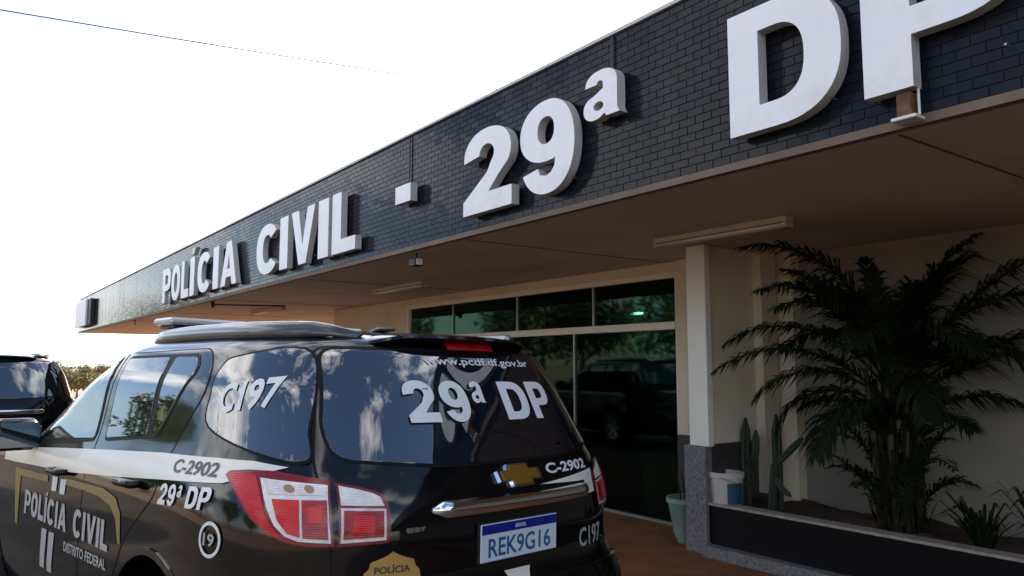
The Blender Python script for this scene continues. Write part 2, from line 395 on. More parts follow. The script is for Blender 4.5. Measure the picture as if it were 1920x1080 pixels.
# ------------------------------------------------------------------ canopy
FY, ZB, ZT = 3.39, 2.70, 3.745          # tile front plane, tile bottom, tile top
CX0, CX1 = -28.9, 24.0
can = empty('canopy', (0, 0, 0), label='long flat porch canopy with dark blue-grey brick tiles on its front', cat='canopy')
box('soffit', CX0, CX1, 3.47, 6.9, 2.665, 2.80, 'soffit', can)
box('fascia_core', CX0, CX1, FY + .0005, FY + .16, 2.70, 3.75, 'grout', can)
box('roof_slab', CX0 + .02, CX1, FY + .17, 6.88, 3.45, 3.60, 'concrete', can)
box('end_wall', CX0, CX0 + .1, FY + .17, 6.88, 2.81, 3.74, 'concrete', can)
box('drip_edge', CX0, CX1, FY - .015, FY + .035, 2.655, ZB - .003, 'lip', can)
for k in range(22):
    xa = CX0 - .02 + k * 2.4; box('coping', xa, min(CX1, xa + 2.394), FY - .025 - .003 * (k % 2), FY + .22, 3.752, 3.775 + .002 * (k % 3), 'coping', can)
box('soffit', -19.5, -13.95, 6.902, 9.6, 2.668, 2.80, 'soffit', can)
for i, sx_ in enumerate((-1.72, -5.4, -9.1, -12.8, -16.5, -20.2)):      # soffit joints
    box('soffit_joint', sx_, sx_ + .012, 3.48, 6.3, 2.660, 2.664, 'lip', can)
# tiles: brick bond, the 300 that show largest as parts, the others joined
TW, TH, G = .118, .0475, .0035
def tile_mesh(seed):
    r = random.Random(seed)
    w, h, d = TW - G, TH - G, .004
    t1, t2 = r.uniform(-.0007, .0007), r.uniform(-.0005, .0005); b = .0012
    def y(x, z): return -d + t1 * (x / w * 2 - 1) + t2 * (z / h * 2 - 1)
    v = [(0, 0, 0), (w, 0, 0), (w, 0, h), (0, 0, h)] + [(x, y(x, z), z) for x, z in ((b, b), (w - b, b), (w - b, h - b), (b, h - b))]
    f = [(4, 5, 6, 7), (0, 1, 5, 4), (1, 2, 6, 5), (2, 3, 7, 6), (3, 0, 4, 7)]
    k = r.uniform(.82, 1.2); tint = (k * r.uniform(.95, 1.08), k, k * r.uniform(.94, 1.1), 1)
    return v, f, tint
variants = []
for i in range(14):
    v, f, tint = tile_mesh(i + 1)
    me = bpy.data.meshes.new('tile'); me.from_pydata(v, [], f); me.update()
    a = me.color_attributes.new('tint', 'FLOAT_COLOR', 'POINT')
    for dt in a.data: dt.color = tint
    me.materials.append(M['tile']); variants.append((me, v, f, tint))
rows = int((ZT - ZB) / TH); spots = []
fwn = Vector((-cos(PHI), sin(PHI))); rgn = Vector((sin(PHI), cos(PHI)))
for r_ in range(rows):
    n = int((CX1 - CX0) / TW)
    for c_ in range(n):
        x = CX0 + c_ * TW + (TW / 2 if r_ % 2 else 0)
        if x + TW > CX1: continue
        z = ZB + .002 + r_ * TH; p = Vector((x + .05, FY)); dep = p.dot(fwn)
        u = p.dot(rgn) / dep * 1430 if dep > .2 else 9999; vv = (z - 1.6) / dep * 1430 if dep > .2 else 9999
        vis = abs(u) < 950 and vv < 690
        spots.append((dep if vis else 100 + abs(x), x, z))
spots.sort(key=lambda s: s[0])
AV, AF, AT = [], [], []
for i, (dep, x, z) in enumerate(spots):
    me, v, f, tint = variants[random.randrange(14)]
    if i < 300:
        o = bpy.data.objects.new('tile', me); link(o, can); o.location = (x, FY, z)
    else:
        b = len(AV); AV += [(p[0] + x, p[1] + FY, p[2] + z) for p in v]; AF += [tuple(q + b for q in g) for g in f]
        k = random.uniform(.9, 1.1); AT += [(tint[0] * k, tint[1] * k, tint[2] * k, 1)] * len(v)
o = mobj('tile_field', AV, AF, 'tile', can); o["kind"] = "stuff"
a = o.data.color_attributes.new('tint', 'FLOAT_COLOR', 'POINT')
a.data.foreach_set('color', np.array(AT, dtype=np.float32).ravel())

# letters standing off the fascia
LYF, LYB = 3.280, 3.350
def letter(ch, x0, x1, z0, h, label, group=None, wire=False, name='raised_letter'):
    base = {'Í': 'I', 'ª': 'a'}.get(ch, ch)
    w, lp = glyph(base)
    gx = max(p[0] for l in lp for p in l); gz0 = min(p[1] for l in lp for p in l); gz1 = max(p[1] for l in lp for p in l)
    kx = (x1 - x0) / gx
    loops = [[(p[0] * kx, (p[1] - gz0) / (gz1 - gz0) * h) for p in l] for l in lp]
    root = empty(name, (x0, FY - .015, z0), label=label, cat='letter', group=group)
    yf, yb = LYF - (FY - .015), LYB - (FY - .015)
    v, t = tess(loops)
    mobj('face', [(p[0], yf - .001, p[1]) for p in v], [tuple(reversed(q)) if (Vector(v[q[1]]) - Vector(v[q[0]])).to_3d().cross((Vector(v[q[2]]) - Vector(v[q[0]])).to_3d()).z < 0 else q for q in t], 'letter', root)
    mb = MB()
    for l in loops:
        n = len(l); mb.add([(p[0], yf, p[1]) for p in l] + [(p[0], yb, p[1]) for p in l], [(i, (i + 1) % n, n + (i + 1) % n, n + i) for i in range(n)])
    r = mb.build('return', 'letter_side', root, fix=False); smooth_angle(r, 30)
    mb = MB()
    for fx, fz in ((.15, .12), (.85, .12), (.2, .85)):
        mb.tube([((x1 - x0) * fx, yb - .02, h * fz), ((x1 - x0) * fx, 0.001, h * fz)], .006, 6)
    mb.build('standoff', 'steel', root)
    if ch == 'Í':
        ac = [(.02, h + .05), (.20, h + .05), (.34, h + .16), (.12, h + .16)]
        m2 = MB().add([(p[0], yf, p[1]) for p in ac] + [(p[0], yb, p[1]) for p in ac], [(0, 1, 2, 3), (7, 6, 5, 4)] + [(i, (i + 1) % 4, 4 + (i + 1) % 4, 4 + i) for i in range(4)])
        m2.build('accent', 'letter_side', root)
    if wire:
        xm = (x1 - x0) * wire
        MB().tube([(xm, -.004, h + .0), (xm, -.004, 3.74 - z0)], .008, 6).build('power_cable', 'cable', root)
    return root
ZL, HL = 2.79, .66
W1 = 'of the word POLÍCIA on the fascia'; W2 = 'of the word CIVIL on the fascia'
for ch, x0, x1, lab in [('P', -16.02, -15.36, 'white raised initial letter P ' + W1), ('O', -15.27, -14.62, 'white raised letter O ' + W1),
                        ('L', -14.52, -14.00, 'white raised letter L ' + W1), ('Í', -13.90, -13.62, 'white raised accented letter Í ' + W1),
                        ('C', -13.40, -12.66, 'white raised letter C ' + W1), ('I', -12.46, -12.16, 'white raised letter I between C and A ' + W1),
                        ('A', -12.02, -11.22, 'white raised final letter A ' + W1)]:
    letter(ch, x0, x1, ZL, HL, lab)
for ch, x0, x1, lab in [('C', -10.33, -9.56, 'white raised initial letter C ' + W2), ('I', -9.42, -9.14, 'white raised letter I between C and V ' + W2),
                        ('V', -9.02, -8.28, 'white raised letter V ' + W2), ('I', -8.17, -7.88, 'white raised letter I between V and L ' + W2),
                        ('L', -7.78, -7.18, 'white raised final letter L ' + W2)]:
    letter(ch, x0, x1, ZL, HL, lab)
letter('-', -6.31, -6.02, 3.09, .165, 'small white raised dash before the number 29 on the fascia', wire=.35)
letter('2', -5.13, -4.47, ZL, HL, 'large white raised digit 2 beside the small dash on the fascia')
letter('9', -4.37, -3.76, ZL, HL + .01, 'large white raised digit 9 between the digit 2 and the small ordinal')
letter('ª', -3.67, -3.33, 3.18, .32, 'small raised white ordinal letter a after the number 29', wire=.55)
letter('D', -2.50, -1.86, 2.80, HL, 'large white raised letter D on the tiled fascia')
letter('P', -1.76, -1.10, 2.80, HL, 'large white raised letter P after the D on the fascia')
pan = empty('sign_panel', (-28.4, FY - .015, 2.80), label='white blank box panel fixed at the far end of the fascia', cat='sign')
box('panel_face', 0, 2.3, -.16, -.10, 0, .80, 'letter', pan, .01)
box('panel_shadow_box', .02, 2.9, -.099, 0, .02, .78, 'black', pan)  # black box running past the face, standing in for the panel's shadow side
jb = empty('junction_box', (-1.60, FY - .02, 2.66), label='small rusty junction box with white pipe stub under the letter P', cat='junction box')
box('box', -.03, .035, -.07, -.002, .025, .13, 'rust', jb, .004)
box('bracket', -.05, .06, -.085, .0, .006, .022, 'whiteplastic', jb, .003)
MB().tube([(.055, -.04, .024), (.055, -.04, .15)], .006, 8).build('pipe', 'whiteplastic', jb)
# small spotlight and bracket under the fascia edge
sp = empty('spotlight', (-6.32, 3.52, 2.664), label='small pale spotlight hanging under the canopy edge below the dash', cat='spotlight')
MB().tube([(0, 0, 0), (0, 0, -.05)], .01, 8).build('stem', 'black', sp)
box('housing', -.07, .05, -.05, .05, -.13, -.051, 'black', sp, .008)
box('lens', .051, .058, -.035, .035, -.12, -.06, 'whiteplastic', sp, .002)
rb = empty('rod_bracket', (-13.25, 3.5, 2.664), label='thin dark rod bracket hanging under the soffit near the word POLÍCIA', cat='bracket')
box('hanger', -.03, .03, -.03, .03, -.10, -.001, 'black', rb, .004)
MB().tube([(0, .02, -.05), (.4, 1.1, -.05)], .014, 6).build('rod', 'black', rb)
rb = empty('hook', (-19.9, 3.5, 2.664), label='small dark hook under the sunlit far end of the soffit', cat='hook')
box('plate', -.03, .03, -.03, .03, -.012, -.001, 'black', rb)
MB().tube([(0, 0, -.012), (0, 0, -.09), (.04, 0, -.10)], .012, 6).build('shank', 'black', rb)

def batten(x0, x1, label):
    t = empty('fluorescent_batten', (x0, 4.77, 2.664), label=label, cat='lamp', group='unlit battens under the canopy')
    L = x1 - x0
    box('housing', 0, L, -.05, .05, -.045, -.001, 'tube', t, .006)
    for s_ in (-.028, .028): MB().tube([(.03, s_, -.062), (L - .03, s_, -.062)], .013, 10).build('tube', 'bulb', t, True)
    for xx in (0.005, L - .03): box('socket', xx, xx + .025, -.045, .045, -.082, -.046, 'tube', t, .003)
batten(-4.42, -3.15, 'unlit twin tube batten on the soffit above the column')
batten(-9.75, -8.35, 'unlit twin tube batten on the soffit above the door')
batten(-15.1, -13.4, 'unlit twin tube batten on the soffit beyond the building corner')

# ------------------------------------------------------------------ station building
st = empty('police_station', (0, 0, 0), label='beige single-storey station building with green glass entrance behind the porch', cat='building')
DY = 5.95                                  # glass plane
W = lambda *a, **k: box(*a, **k)
W('wall', -13.9, -10.93, DY, DY + .2, 0, 2.66, 'wall', st)
W('wall', -5.20, -4.605, DY - .08, DY + .2, .92, 2.66, 'wall', st)            # pier right of the door
W('wall_base', -5.21, -4.605, DY - .09, DY + .2, 0.001, .918, 'darkgranite', st)
W('lintel', -10.93, -5.20, DY - .02, DY + .2, 2.555, 2.66, 'wall', st)
W('wall', -4.60, -4.392, 5.36, 6.30, .92, 2.66, 'wall', st)            # return wall beside the planter
W('wall_base', -4.598, -4.386, 5.36, 6.30, 0.001, .918, 'darkgranite', st)
W('pilaster', -4.391, -4.30, 6.02, 6.24, .45, 2.66, 'wall', st)
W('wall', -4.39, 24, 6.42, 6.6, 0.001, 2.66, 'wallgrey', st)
W('wall', -4.39, -4.16, 6.30, 6.419, .3, 2.66, 'wall', st)
W('wall', -13.9, -13.7, DY + .2, 12, 0, 3.6, 'wall', st)
W('wall', -13.7, 24, 12, 12.2, 0, 3.6, 'wall', st)
W('wall', 23.8, 24, 6.6, 12, 0, 3.6, 'wall', st)
W('wall', -19.5, -13.91, 9.61, 9.8, 0, 2.667, 'wall', st)  # unseen wing wall, added to block the sun from the recess floor
W('parapet', -13.9, 24, 6.92, 7.1, 2.67, 3.74, 'wall', st)
W('roof', -13.7, 23.8, 7.1, 12, 3.3, 3.42, 'concrete', st)
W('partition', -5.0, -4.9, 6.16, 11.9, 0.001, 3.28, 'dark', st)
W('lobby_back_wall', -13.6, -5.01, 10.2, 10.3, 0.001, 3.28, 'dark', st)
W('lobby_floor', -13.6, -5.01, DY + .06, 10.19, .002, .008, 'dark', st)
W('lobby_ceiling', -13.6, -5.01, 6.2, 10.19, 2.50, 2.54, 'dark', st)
W('column', -4.553, -4.345, 5.28, 5.355, .905, 2.66, 'column', st, bev=.004)
W('column_base', -4.605, -4.375, 5.262, 5.358, 0.001, .903, 'granite', st, bev=.004)
# entrance: frame, transom, mullions, panes
X0, X1 = -10.93, -5.20
ent = empty('glass_entrance', (X0, DY, 0), label='green tinted glass entrance with beige transom and slim mullions', cat='entrance')
lx = lambda x: x - X0
W('head_frame', lx(X0), lx(X1), -.035, .06, 2.495, 2.553, 'frame', ent, bev=.003)
W('transom', lx(X0 + .062), lx(X1 - .062), -.04, .06, 1.965, 2.045, 'frame', ent, bev=.003)
W('jamb', lx(X0), lx(X0) + .06, -.03, .06, 0.002, 2.494, 'frame', ent, bev=.003)
W('jamb', lx(X1) - .06, lx(X1), -.03, .06, 0.002, 2.494, 'frame', ent, bev=.003)
ups = [X0 + .062, -9.56, -7.98, -6.51, X1 - .062]
for a_, b_ in zip(ups[:-1], ups[1:]):
    W('upper_pane', lx(a_) + .016, lx(b_) - .016, .008, .016, 2.046, 2.494, 'glass', ent)
for x in ups[1:-1]: W('mullion', lx(x) - .014, lx(x) + .014, -.01, .04, 2.046, 2.494, 'alu', ent)
lows = [X0 + .062, -9.56, -8.2, -6.85, X1 - .062]
for a_, b_ in zip(lows[:-1], lows[1:]):
    W('door_pane', lx(a_) + .014, lx(b_) - .014, .008, .016, .03, 1.964, 'glass', ent)
for x in lows[1:-1]: W('mullion', lx(x) - .012, lx(x) + .012, -.012, .04, .005, 1.964, 'alu', ent)
W('threshold', lx(X0 + .062), lx(X1 - .062), -.02, .05, .003, .028, 'alu', ent)
for (x, y, L) in [(-11.95, 8.25, .8), (-9.45, 8.15, .6), (-9.75, 9.1, 1.0), (-7.6, 9.0, .8)]:
    t = empty('lobby_lamp', (x, y, 2.499), label='lit fluorescent lamp on the dark lobby ceiling behind the glass', cat='lamp', group='lit lamps in the lobby')
    box('housing', 0, L, -.06, .06, -.03, -.001, 'tube', t)
    MB().tube([(.03, 0, -.05), (L - .03, 0, -.05)], .018, 8).build('tube', 'intlamp', t, True)
ch_ = empty('lobby_chair', (-6.55, 7.35, .008), rot=(0, 0, .5), label='pale blue plastic chair inside the dark lobby', cat='chair')
box('seat', -.22, .22, -.22, .22, .42, .45, 'paper', ch_, .01)
box('backrest', -.22, .22, .20, .23, .55, .80, 'paper', ch_, .01)
for a_ in (-.19, .19):
    for b_ in (-.19, .19): MB().tube([(a_, b_, .419), (a_ * 1.1, b_ * 1.1, 0)], .012, 8).build('leg', 'black', ch_)
    MB().tube([(a_, .215, .45), (a_, .215, .56)], .01, 8).build('back_support', 'black', ch_)

# ------------------------------------------------------------------ planter and its things
pl = empty('planter', (-4.374, 5.28, 0), label='long low planter with black front and pale stone cap along the wall', cat='planter')
PLX = 11.0
box('front', 0, PLX, .02, .10, .10, .413, 'blacktile', pl)
box('cap', 0, PLX, .0, .14, .415, .437, 'cap', pl, .004)
box('plinth', 0.003, PLX, -.085, .018, 0.001, .098, 'granite', pl, .004)
so = MB(); NX, NY = 90, 14
vs_ = [(i * PLX / NX, .142 + j * .995 / NY, .33 + .05 * sin(i * .7 + j) * random.random() + .03 * random.random()) for j in range(NY + 1) for i in range(NX + 1)]
so.add(vs_, [(j * (NX + 1) + i, j * (NX + 1) + i + 1, (j + 1) * (NX + 1) + i + 1, (j + 1) * (NX + 1) + i) for j in range(NY) for i in range(NX)])
so.build('soil', 'soil', pl, True)

bk = empty('bucket', (-4.30, 5.44, .375), label='white plastic paint bucket with blue label on the planter beside the column', cat='bucket')
def frustum(name, r0, r1, z0, z1, m, parent, n=28, wall=.006, a0=0, a1=2 * pi):
    full = abs(a1 - a0 - 2 * pi) < 1e-6
    mb = MB(); prof = [(r0 - wall, z0 + .004), (r0, z0), (r1, z1), (r1 - wall, z1), (r0 - wall, z0 + .006)]
    if full: mb.lathe([(0.001, z0)] + [(r0, z0), (r1, z1), (r1 - wall, z1), (r0 - wall, z0 + .006), (0.001, z0 + .006)], n)
    else:
        vs_ = []; fs_ = []
        for i in range(n + 1):
            a = a0 + (a1 - a0) * i / n
            for r, z in ((r0, z0), (r1, z1)): vs_.append((r * cos(a), r * sin(a), z))
        for i in range(n): fs_.append((2 * i, 2 * i + 2, 2 * i + 3, 2 * i + 1))
        mb.add(vs_, fs_)
    return smooth_angle(mb.build(name, m, parent, fix=False), 40)
frustum('body', .125, .145, .0, .315, 'bucket', bk)
mb = MB(); mb.lathe([(.146, .27), (.153, .272), (.153, .312), (.146, .318)], 28); smooth_angle(mb.build('rim', 'bucket', bk, fix=False), 40)
frustum('label_band', .1335, .1435, .06, .235, 'bluelabel', bk, n=12, a0=radians(-48), a1=radians(18))
MB().tube([(.153 * cos(t), .153 * sin(t) , .285 - .06 * sin(t + 1.2)) for t in np.linspace(-1.2, 1.94, 14)], .0025, 6).build('handle', 'steel', bk)

pt = empty('flower_pot', (-4.80, 5.52, 0), label='pale green tapered flower pot on the floor behind the column', cat='pot')
mb = MB(); mb.lathe([(.001, .002), (.09, .0), (.13, .08), (.175, .34), (.195, .36), (.195, .40), (.175, .40), (.165, .34), (.001, .33)], 30)
smooth_angle(mb.build('body', 'pot', pt, fix=False), 40)
mb = MB(); r_ = random.Random(4)
for i in range(9):
    a = r_.uniform(0, 2 * pi); mb.tube([(.05 * cos(a), .05 * sin(a), .32), (.09 * cos(a), .09 * sin(a), .52 + r_.uniform(0, .1)), (.16 * cos(a), .16 * sin(a), .62 + r_.uniform(0, .15))], [.006, .005, .002], 5)
mb.build('dry_stems', 'fibre', pt)

def cactus(loc, segs, label):
    t = empty('columnar_cactus', loc, label=label, cat='cactus', group='columnar cacti in the planter')
    for pts, rad in segs:
        mb = MB(); n = 16; P = [Vector(p) for p in pts]; vs_ = []; fs_ = []
        res = []
        for i in range(len(P) - 1):
            for k in range(6): res.append(P[i].lerp(P[i + 1], k / 6))
        res.append(P[-1]); L = len(res)
        for i, p in enumerate(res):
            tt = (res[min(i + 1, L - 1)] - res[max(i - 1, 0)]).normalized(); a = tt.cross(Vector((.3, 1, .1))).normalized(); b = a.cross(tt)
            rr = rad * min(1, .25 + (L - 1 - i) * .35)
            for k in range(n):
                th = 2 * pi * k / n; q = rr * (1 if k % 2 == 0 else .72); vs_.append(p + (a * cos(th) + b * sin(th)) * q)
        for i in range(L - 1):
            for k in range(n): fs_.append((i * n + k, i * n + (k + 1) % n, (i + 1) * n + (k + 1) % n, (i + 1) * n + k))
        fs_.append(tuple((L - 1) * n + k for k in range(n))); mb.add(vs_, fs_); mb.build('stem', 'cactus', t)
    return t
cactus((-4.30, 5.72, .34), [([(0, 0, 0), (0, 0, .45), (.01, 0, .80)], .042), ([(.05, -.02, .40), (.12, -.02, .50), (.13, -.02, .70)], .032)], 'ribbed columnar cactus with a short side arm behind the bucket')
cactus((-4.02, 5.78, .34), [([(0, 0, 0), (0, 0, .45), (.0, 0, .84)], .042)], 'straight ribbed columnar cactus beside the armed cactus')
cactus((-3.99, 5.62, .36), [([(0, 0, 0.02), (.05, 0, .40), (.16, 0, .50), (.33, 0, .66)], .030), ([(.06, 0, .30), (.12, 0, .22), (.2, 0, .17)], .024)], 'thin leaning cactus branch pointing away from the column')

# ------------------------------------------------------------------ palm
def frond(parent, base, az, L, e0, curl, nl=46, ll=.42, seed=0, name='frond', m='frond', roll=0.0):
    """arching feather leaf: az direction, e0 start elevation, curl = total bend"""
    r = random.Random(seed); N = 18; p = Vector(base); pts = [p.copy()]; tans = []
    hd = Vector((cos(az), sin(az), 0))
    for i in range(N):
        e = e0 - curl * (i / (N - 1)) ** 1.25; t = hd * cos(e) + Vector((0, 0, sin(e))); tans.append(t); p = p + t * L / N; pts.append(p.copy())
    tans.append(tans[-1]); mb = MB()
    mb.tube(pts, [.011 * (1 - .85 * i / N) + .002 for i in range(N + 1)], 5)
    side = Vector((-hd.y, hd.x, 0))
    for k in range(nl):
        f = .16 + .84 * k / (nl - 1); fi = f * N; i = min(int(fi), N - 1); q = pts[i].lerp(pts[i + 1], fi - i); t = tans[i]
        up = side.cross(t).normalized() * (1 if side.cross(t).z > 0 else -1)
        l = ll * (sin(pi * min(1, .12 + f * .86)) ** .6) * r.uniform(.65, 1.15)
        if r.random() < .05: continue
        for s_ in (-1, 1):
            d = (side * s_ * .78 + t * (.62 + .5 * f + r.uniform(-.15, .15)) + up * r.uniform(-.05, .45)).normalized()
            w = .010 + .004 * r.random(); wv = d.cross(up).normalized() * w
            m1 = q + d * l * .5 - Vector((0, 0, .05 * l)); m2 = q + d * l * r.uniform(.80, 1.0) - Vector((0, 0, (.30 + .25 * r.random()) * l))
            mb.add([q - wv * .5, q + wv * .5, m1 - wv, m1 + wv, m2], [(0, 1, 3, 2), (2, 3, 4)])
    return mb.build(name, m, parent, fix=False)
palm = empty('palm', (-3.03, 5.88, .34), label='dark clumping feather palm in the planter against the pale wall', cat='palm')
r_ = random.Random(11)
for i in range(7):
    a = 2 * pi * i / 7 + .3; rr = .10 + .07 * r_.random(); x, y = rr * cos(a), rr * sin(a) * .8
    zt = 1.0 + .3 * r_.random(); MB().tube([(x, y, -.02), (x * 1.15, y * 1.15, zt * .5), (x * 1.5, y * 1.5, zt)], [.035, .03, .02], 8).build('trunk', 'rachis', palm, True)
# fibre skirt and low shoots around the stems
mb = MB()
for i in range(380):
    a = r_.uniform(0, 2 * pi); z = r_.uniform(0, 1.2); rr = .13 + .07 * r_.random() + .04 * (z - .4) ** 2; l = r_.uniform(.10, .24)
    q = Vector((rr * cos(a), rr * sin(a) * .75, z)); d = Vector((cos(a) * .16 + r_.uniform(-.2, .2), sin(a) * .12 + r_.uniform(-.2, .2), r_.choice((-1, 1, 1)) * r_.uniform(.5, 1.0))).normalized()
    wv = d.cross(Vector((cos(a), sin(a), .1))).normalized() * .012
    mb.add([q - wv, q + wv, q + d * l * .6 + wv * .8, q + d * l * .6 - wv * .8, q + d * l], [(0, 1, 2, 3), (3, 2, 4)])
o = mb.build('fibre_skirt', 'fibre', palm, fix=False); o["kind"] = "stuff"
IR = atan2(cos(PHI), sin(PHI))            # heading of the picture's right in plan
# (heading offset from picture-right, length, start elevation, curl, base height, leaflet length)
PS = 1.14
FR = [(172, 1.70, 84, 88, 1.20, .30), (203, 1.55, 64, 80, 1.15, .28), (160, 1.35, 56, 92, 1.10, .28), (188, 1.45, 44, 82, 1.0, .27), (150, .95, 30, 110, .95, .26),
      (8, 1.95, 70, 54, 1.20, .36), (-18, 1.95, 58, 52, 1.15, .36), (14, 1.85, 42, 44, 1.05, .38), (-6, 1.8, 30, 40, 1.0, .38), (-40, 1.5, 66, 84, 1.1, .32), (45, 1.4, 64, 80, 1.1, .30),
      (-85, 1.1, 72, 110, 1.05, .28), (95, 1.2, 76, 84, 1.15, .30), (-125, 1.15, 70, 105, 1.05, .28), (100, .95, 86, 26, 1.2, .28), (-10, 1.2, 84, 50, 1.2, .32), (178, 1.15, 78, 60, 1.15, .28),
      (215, .8, 55, 95, .75, .24), (140, .75, 60, 90, .7, .24), (-30, .85, 50, 80, .75, .26), (25, .8, 62, 80, .7, .26), (-80, .75, 60, 100, .65, .24), (-150, .7, 66, 90, .6, .22), (192, 1.3, 70, 95, 1.15, .30), (165, 1.1, 40, 100, 1.0, .28), (30, 1.5, 76, 70, 1.2, .34), (-28, 1.6, 40, 60, 1.05, .36), (120, 1.2, 66, 100, 1.1, .30), (-60, 1.2, 58, 105, 1.05, .30), (-100, 1.0, 50, 110, .95, .28), (205, 1.0, 24, 95, .9, .26)]
for i, (da, L, e0, cu, bz, ll) in enumerate(FR):
    r3 = random.Random(900 + i); a = IR + radians(da + r3.uniform(-6, 6))
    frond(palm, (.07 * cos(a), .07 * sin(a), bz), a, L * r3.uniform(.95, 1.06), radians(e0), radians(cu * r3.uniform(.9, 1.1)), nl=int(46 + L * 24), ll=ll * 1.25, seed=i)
for i in range(16):                        # young upright shoots round the foot of the clump
    r3 = random.Random(950 + i); a = 2 * pi * i / 16 + r3.uniform(-.2, .2); rr = .13 + .05 * r3.random()
    frond(palm, (rr * cos(a), rr * sin(a) * .8, r3.uniform(.0, .45)), a, r3.uniform(.45, .8), radians(r3.uniform(66, 84)), radians(r3.uniform(40, 100)), nl=16, ll=.20, seed=100 + i, name='young_shoot')
# smaller grassy plants at the planter's near end
for i, (x, y, n, h, lab) in enumerate([(-2.36, 5.66, 46, .34, 'low tufted leafy plant in the planter near the palm'), (-2.02, 5.72, 40, .46, 'taller thin leafy plant in the planter past the tufted one')]):
    t = empty('leafy_plant', (x, y, .345), label=lab, cat='plant')
    mb = MB(); r2 = random.Random(30 + i)
    for k in range(n):
        a = r2.uniform(0, 2 * pi); hh = h * r2.uniform(.5, 1.1); sp_ = r2.uniform(.08, .3); w = .011
        d = Vector((cos(a), sin(a), 0)); sv = Vector((-sin(a), cos(a), 0)) * w
        p0 = d * .03; p1 = d * (.03 + sp_ * .4) + Vector((0, 0, hh * .7)); p2 = d * (.03 + sp_ * .8) + Vector((0, 0, hh)); p3 = d * (.03 + sp_ * 1.2) + Vector((0, 0, hh * .85))
        mb.add([p0 - sv, p0 + sv, p1 - sv, p1 + sv, p2 - sv * .8, p2 + sv * .8, p3], [(0, 1, 3, 2), (2, 3, 5, 4), (4, 5, 6)])
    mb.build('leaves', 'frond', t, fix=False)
    MB().tube([(0, 0, -.03), (0, 0, .12)], [.02, .01], 6).build('stem', 'rachis', t)

# ------------------------------------------------------------------ trees, cable, antenna
def make_tree(seed, h, rw, m, label, loc, group, nleaf=5200, ls=.17):
    r = random.Random(seed); t = empty('tree', loc, label=label, cat='tree', group=group)
    mb = MB(); mb.tube([(0, 0, -.3), (.1, .05, h * .22), (.02, .15, h * .45), (.1, 0, h * .8)], [h * .035, h * .028, h * .02, h * .006], 8)
    cl = []
    for i in range(9):
        a = 2 * pi * i / 9 + r.uniform(-.3, .3); z0 = h * r.uniform(.25, .5); e = r.uniform(.4, 1.0); L = rw * r.uniform(.6, 1.0)
        p1 = Vector((cos(a) * L * .5, sin(a) * L * .5, z0 + L * .35 * e)); p2 = Vector((cos(a) * L, sin(a) * L, z0 + L * e * .8))
        mb.tube([(0.05, 0.05, z0), p1, p2], [h * .014, h * .009, h * .003], 6); cl += [(p2, rw * .34), (p1 + Vector((0, 0, .4)), rw * .36)]
    for i in range(10): cl.append((Vector((r.uniform(-.5, .5) * rw, r.uniform(-.5, .5) * rw, h * r.uniform(.55, .95))), rw * r.uniform(.25, .42)))
    mb.build('trunk', 'bark', t, True)
    c = MB(); V, F = [], []
    for i in range(nleaf):
        p0, R_ = r.choice(cl); d = Vector((r.gauss(0, 1), r.gauss(0, 1), r.gauss(0, .8))).normalized() * R_ * r.uniform(.45, 1.08); p = p0 + d
        n = Vector((r.gauss(0, 1), r.gauss(0, 1), r.gauss(0, 1) + .6)).normalized(); a = n.orthogonal().normalized() * ls * r.uniform(.6, 1.3); b = n.cross(a) * .6
        k = len(V); V += [p - a, p + b, p + a, p - b]; F.append((k, k + 1, k + 2, k + 3))
    mobj('crown', V, F, m, t); return t
tr = make_tree(3, 7.5, 3.6, 'leaf', 'leafy green tree across the driveway, showing in the window reflections', (-22, -19, 0), 'trees across the driveway')
for i, (x, y, s, rz) in enumerate([(-30, -23, 1.0, 1.1), (-37, -21, .95, 2.2), (-46, -24, 1.15, .7), (-54, -31, 1.3, 5.0), (-14, -24, 1.0, 3.3), (-57, -19, .75, 4.0), (-66, -17, .9, 5.2), (-6, -25, .9, .4), (-76, -16, 1.1, 2.9), (-88, -15, 1.2, 1.9), (3, -23, 1.0, 5.5), (-100, -14, 1.3, 3.5), (34, -7, 1.1, 1.0), (30, -15, 1.0, 2.0), (38, 1.0, 1.0, 3.0)]):
    c = copy_tree(tr); c.location = (x, y, 0); c.scale = (s, s, s); c.rotation_euler.z = rz
t2 = make_tree(8, 5.2, 3.4, 'leaf2', 'low dry yellow-green tree far beyond the parked vehicles', (-39.5, 4.7, 0), 'far trees beyond the canopy', nleaf=3800, ls=.22)
t2.scale = (.29, .29, .29)
for x, y, s, rz in [(-43, 3.2, .30, 2.0), (-45, 6.6, .30, 4.0), (-50, 4.6, .34, 1.0)]:
    c = copy_tree(t2); c.location = (x, y, 0); c.scale = (s, s, s); c.rotation_euler.z = rz
def upole(loc, label):
    t = empty('utility_pole', loc, label=label, cat='pole')
    MB().tube([(0, 0, -.2), (0, 0, 11.4)], [.17, .11], 12).build('shaft', 'concrete', t, True)
    box('crossarm', -.9, .9, -.06, .06, 10.7, 10.82, 'concrete', t)
    for x in (-.8, 0, .8): MB().lathe([(.001, 0), (.04, 0), (.05, .05), (.03, .1), (.001, .12)], 10, (x, 0, 10.821)).build('insulator', 'blackgloss', t, True)
upole((-27.7, -27.8, 0), 'concrete utility pole across the driveway carrying the cable')
upole((-18.9, 21.0, 0), 'concrete utility pole behind the building carrying the cable')
A_, B_ = Vector((-27.7, -27.8, 10.95)), Vector((-18.9, 21.0, 10.95))
cb = MB().tube([A_.lerp(B_, t) - Vector((0, 0, .40 * 4 * t * (1 - t))) for t in np.linspace(0, 1, 60)], .017, 6).build('overhead_cable', 'cable')
tag(cb, 'thin grey overhead cable crossing the white sky above the canopy', 'cable')
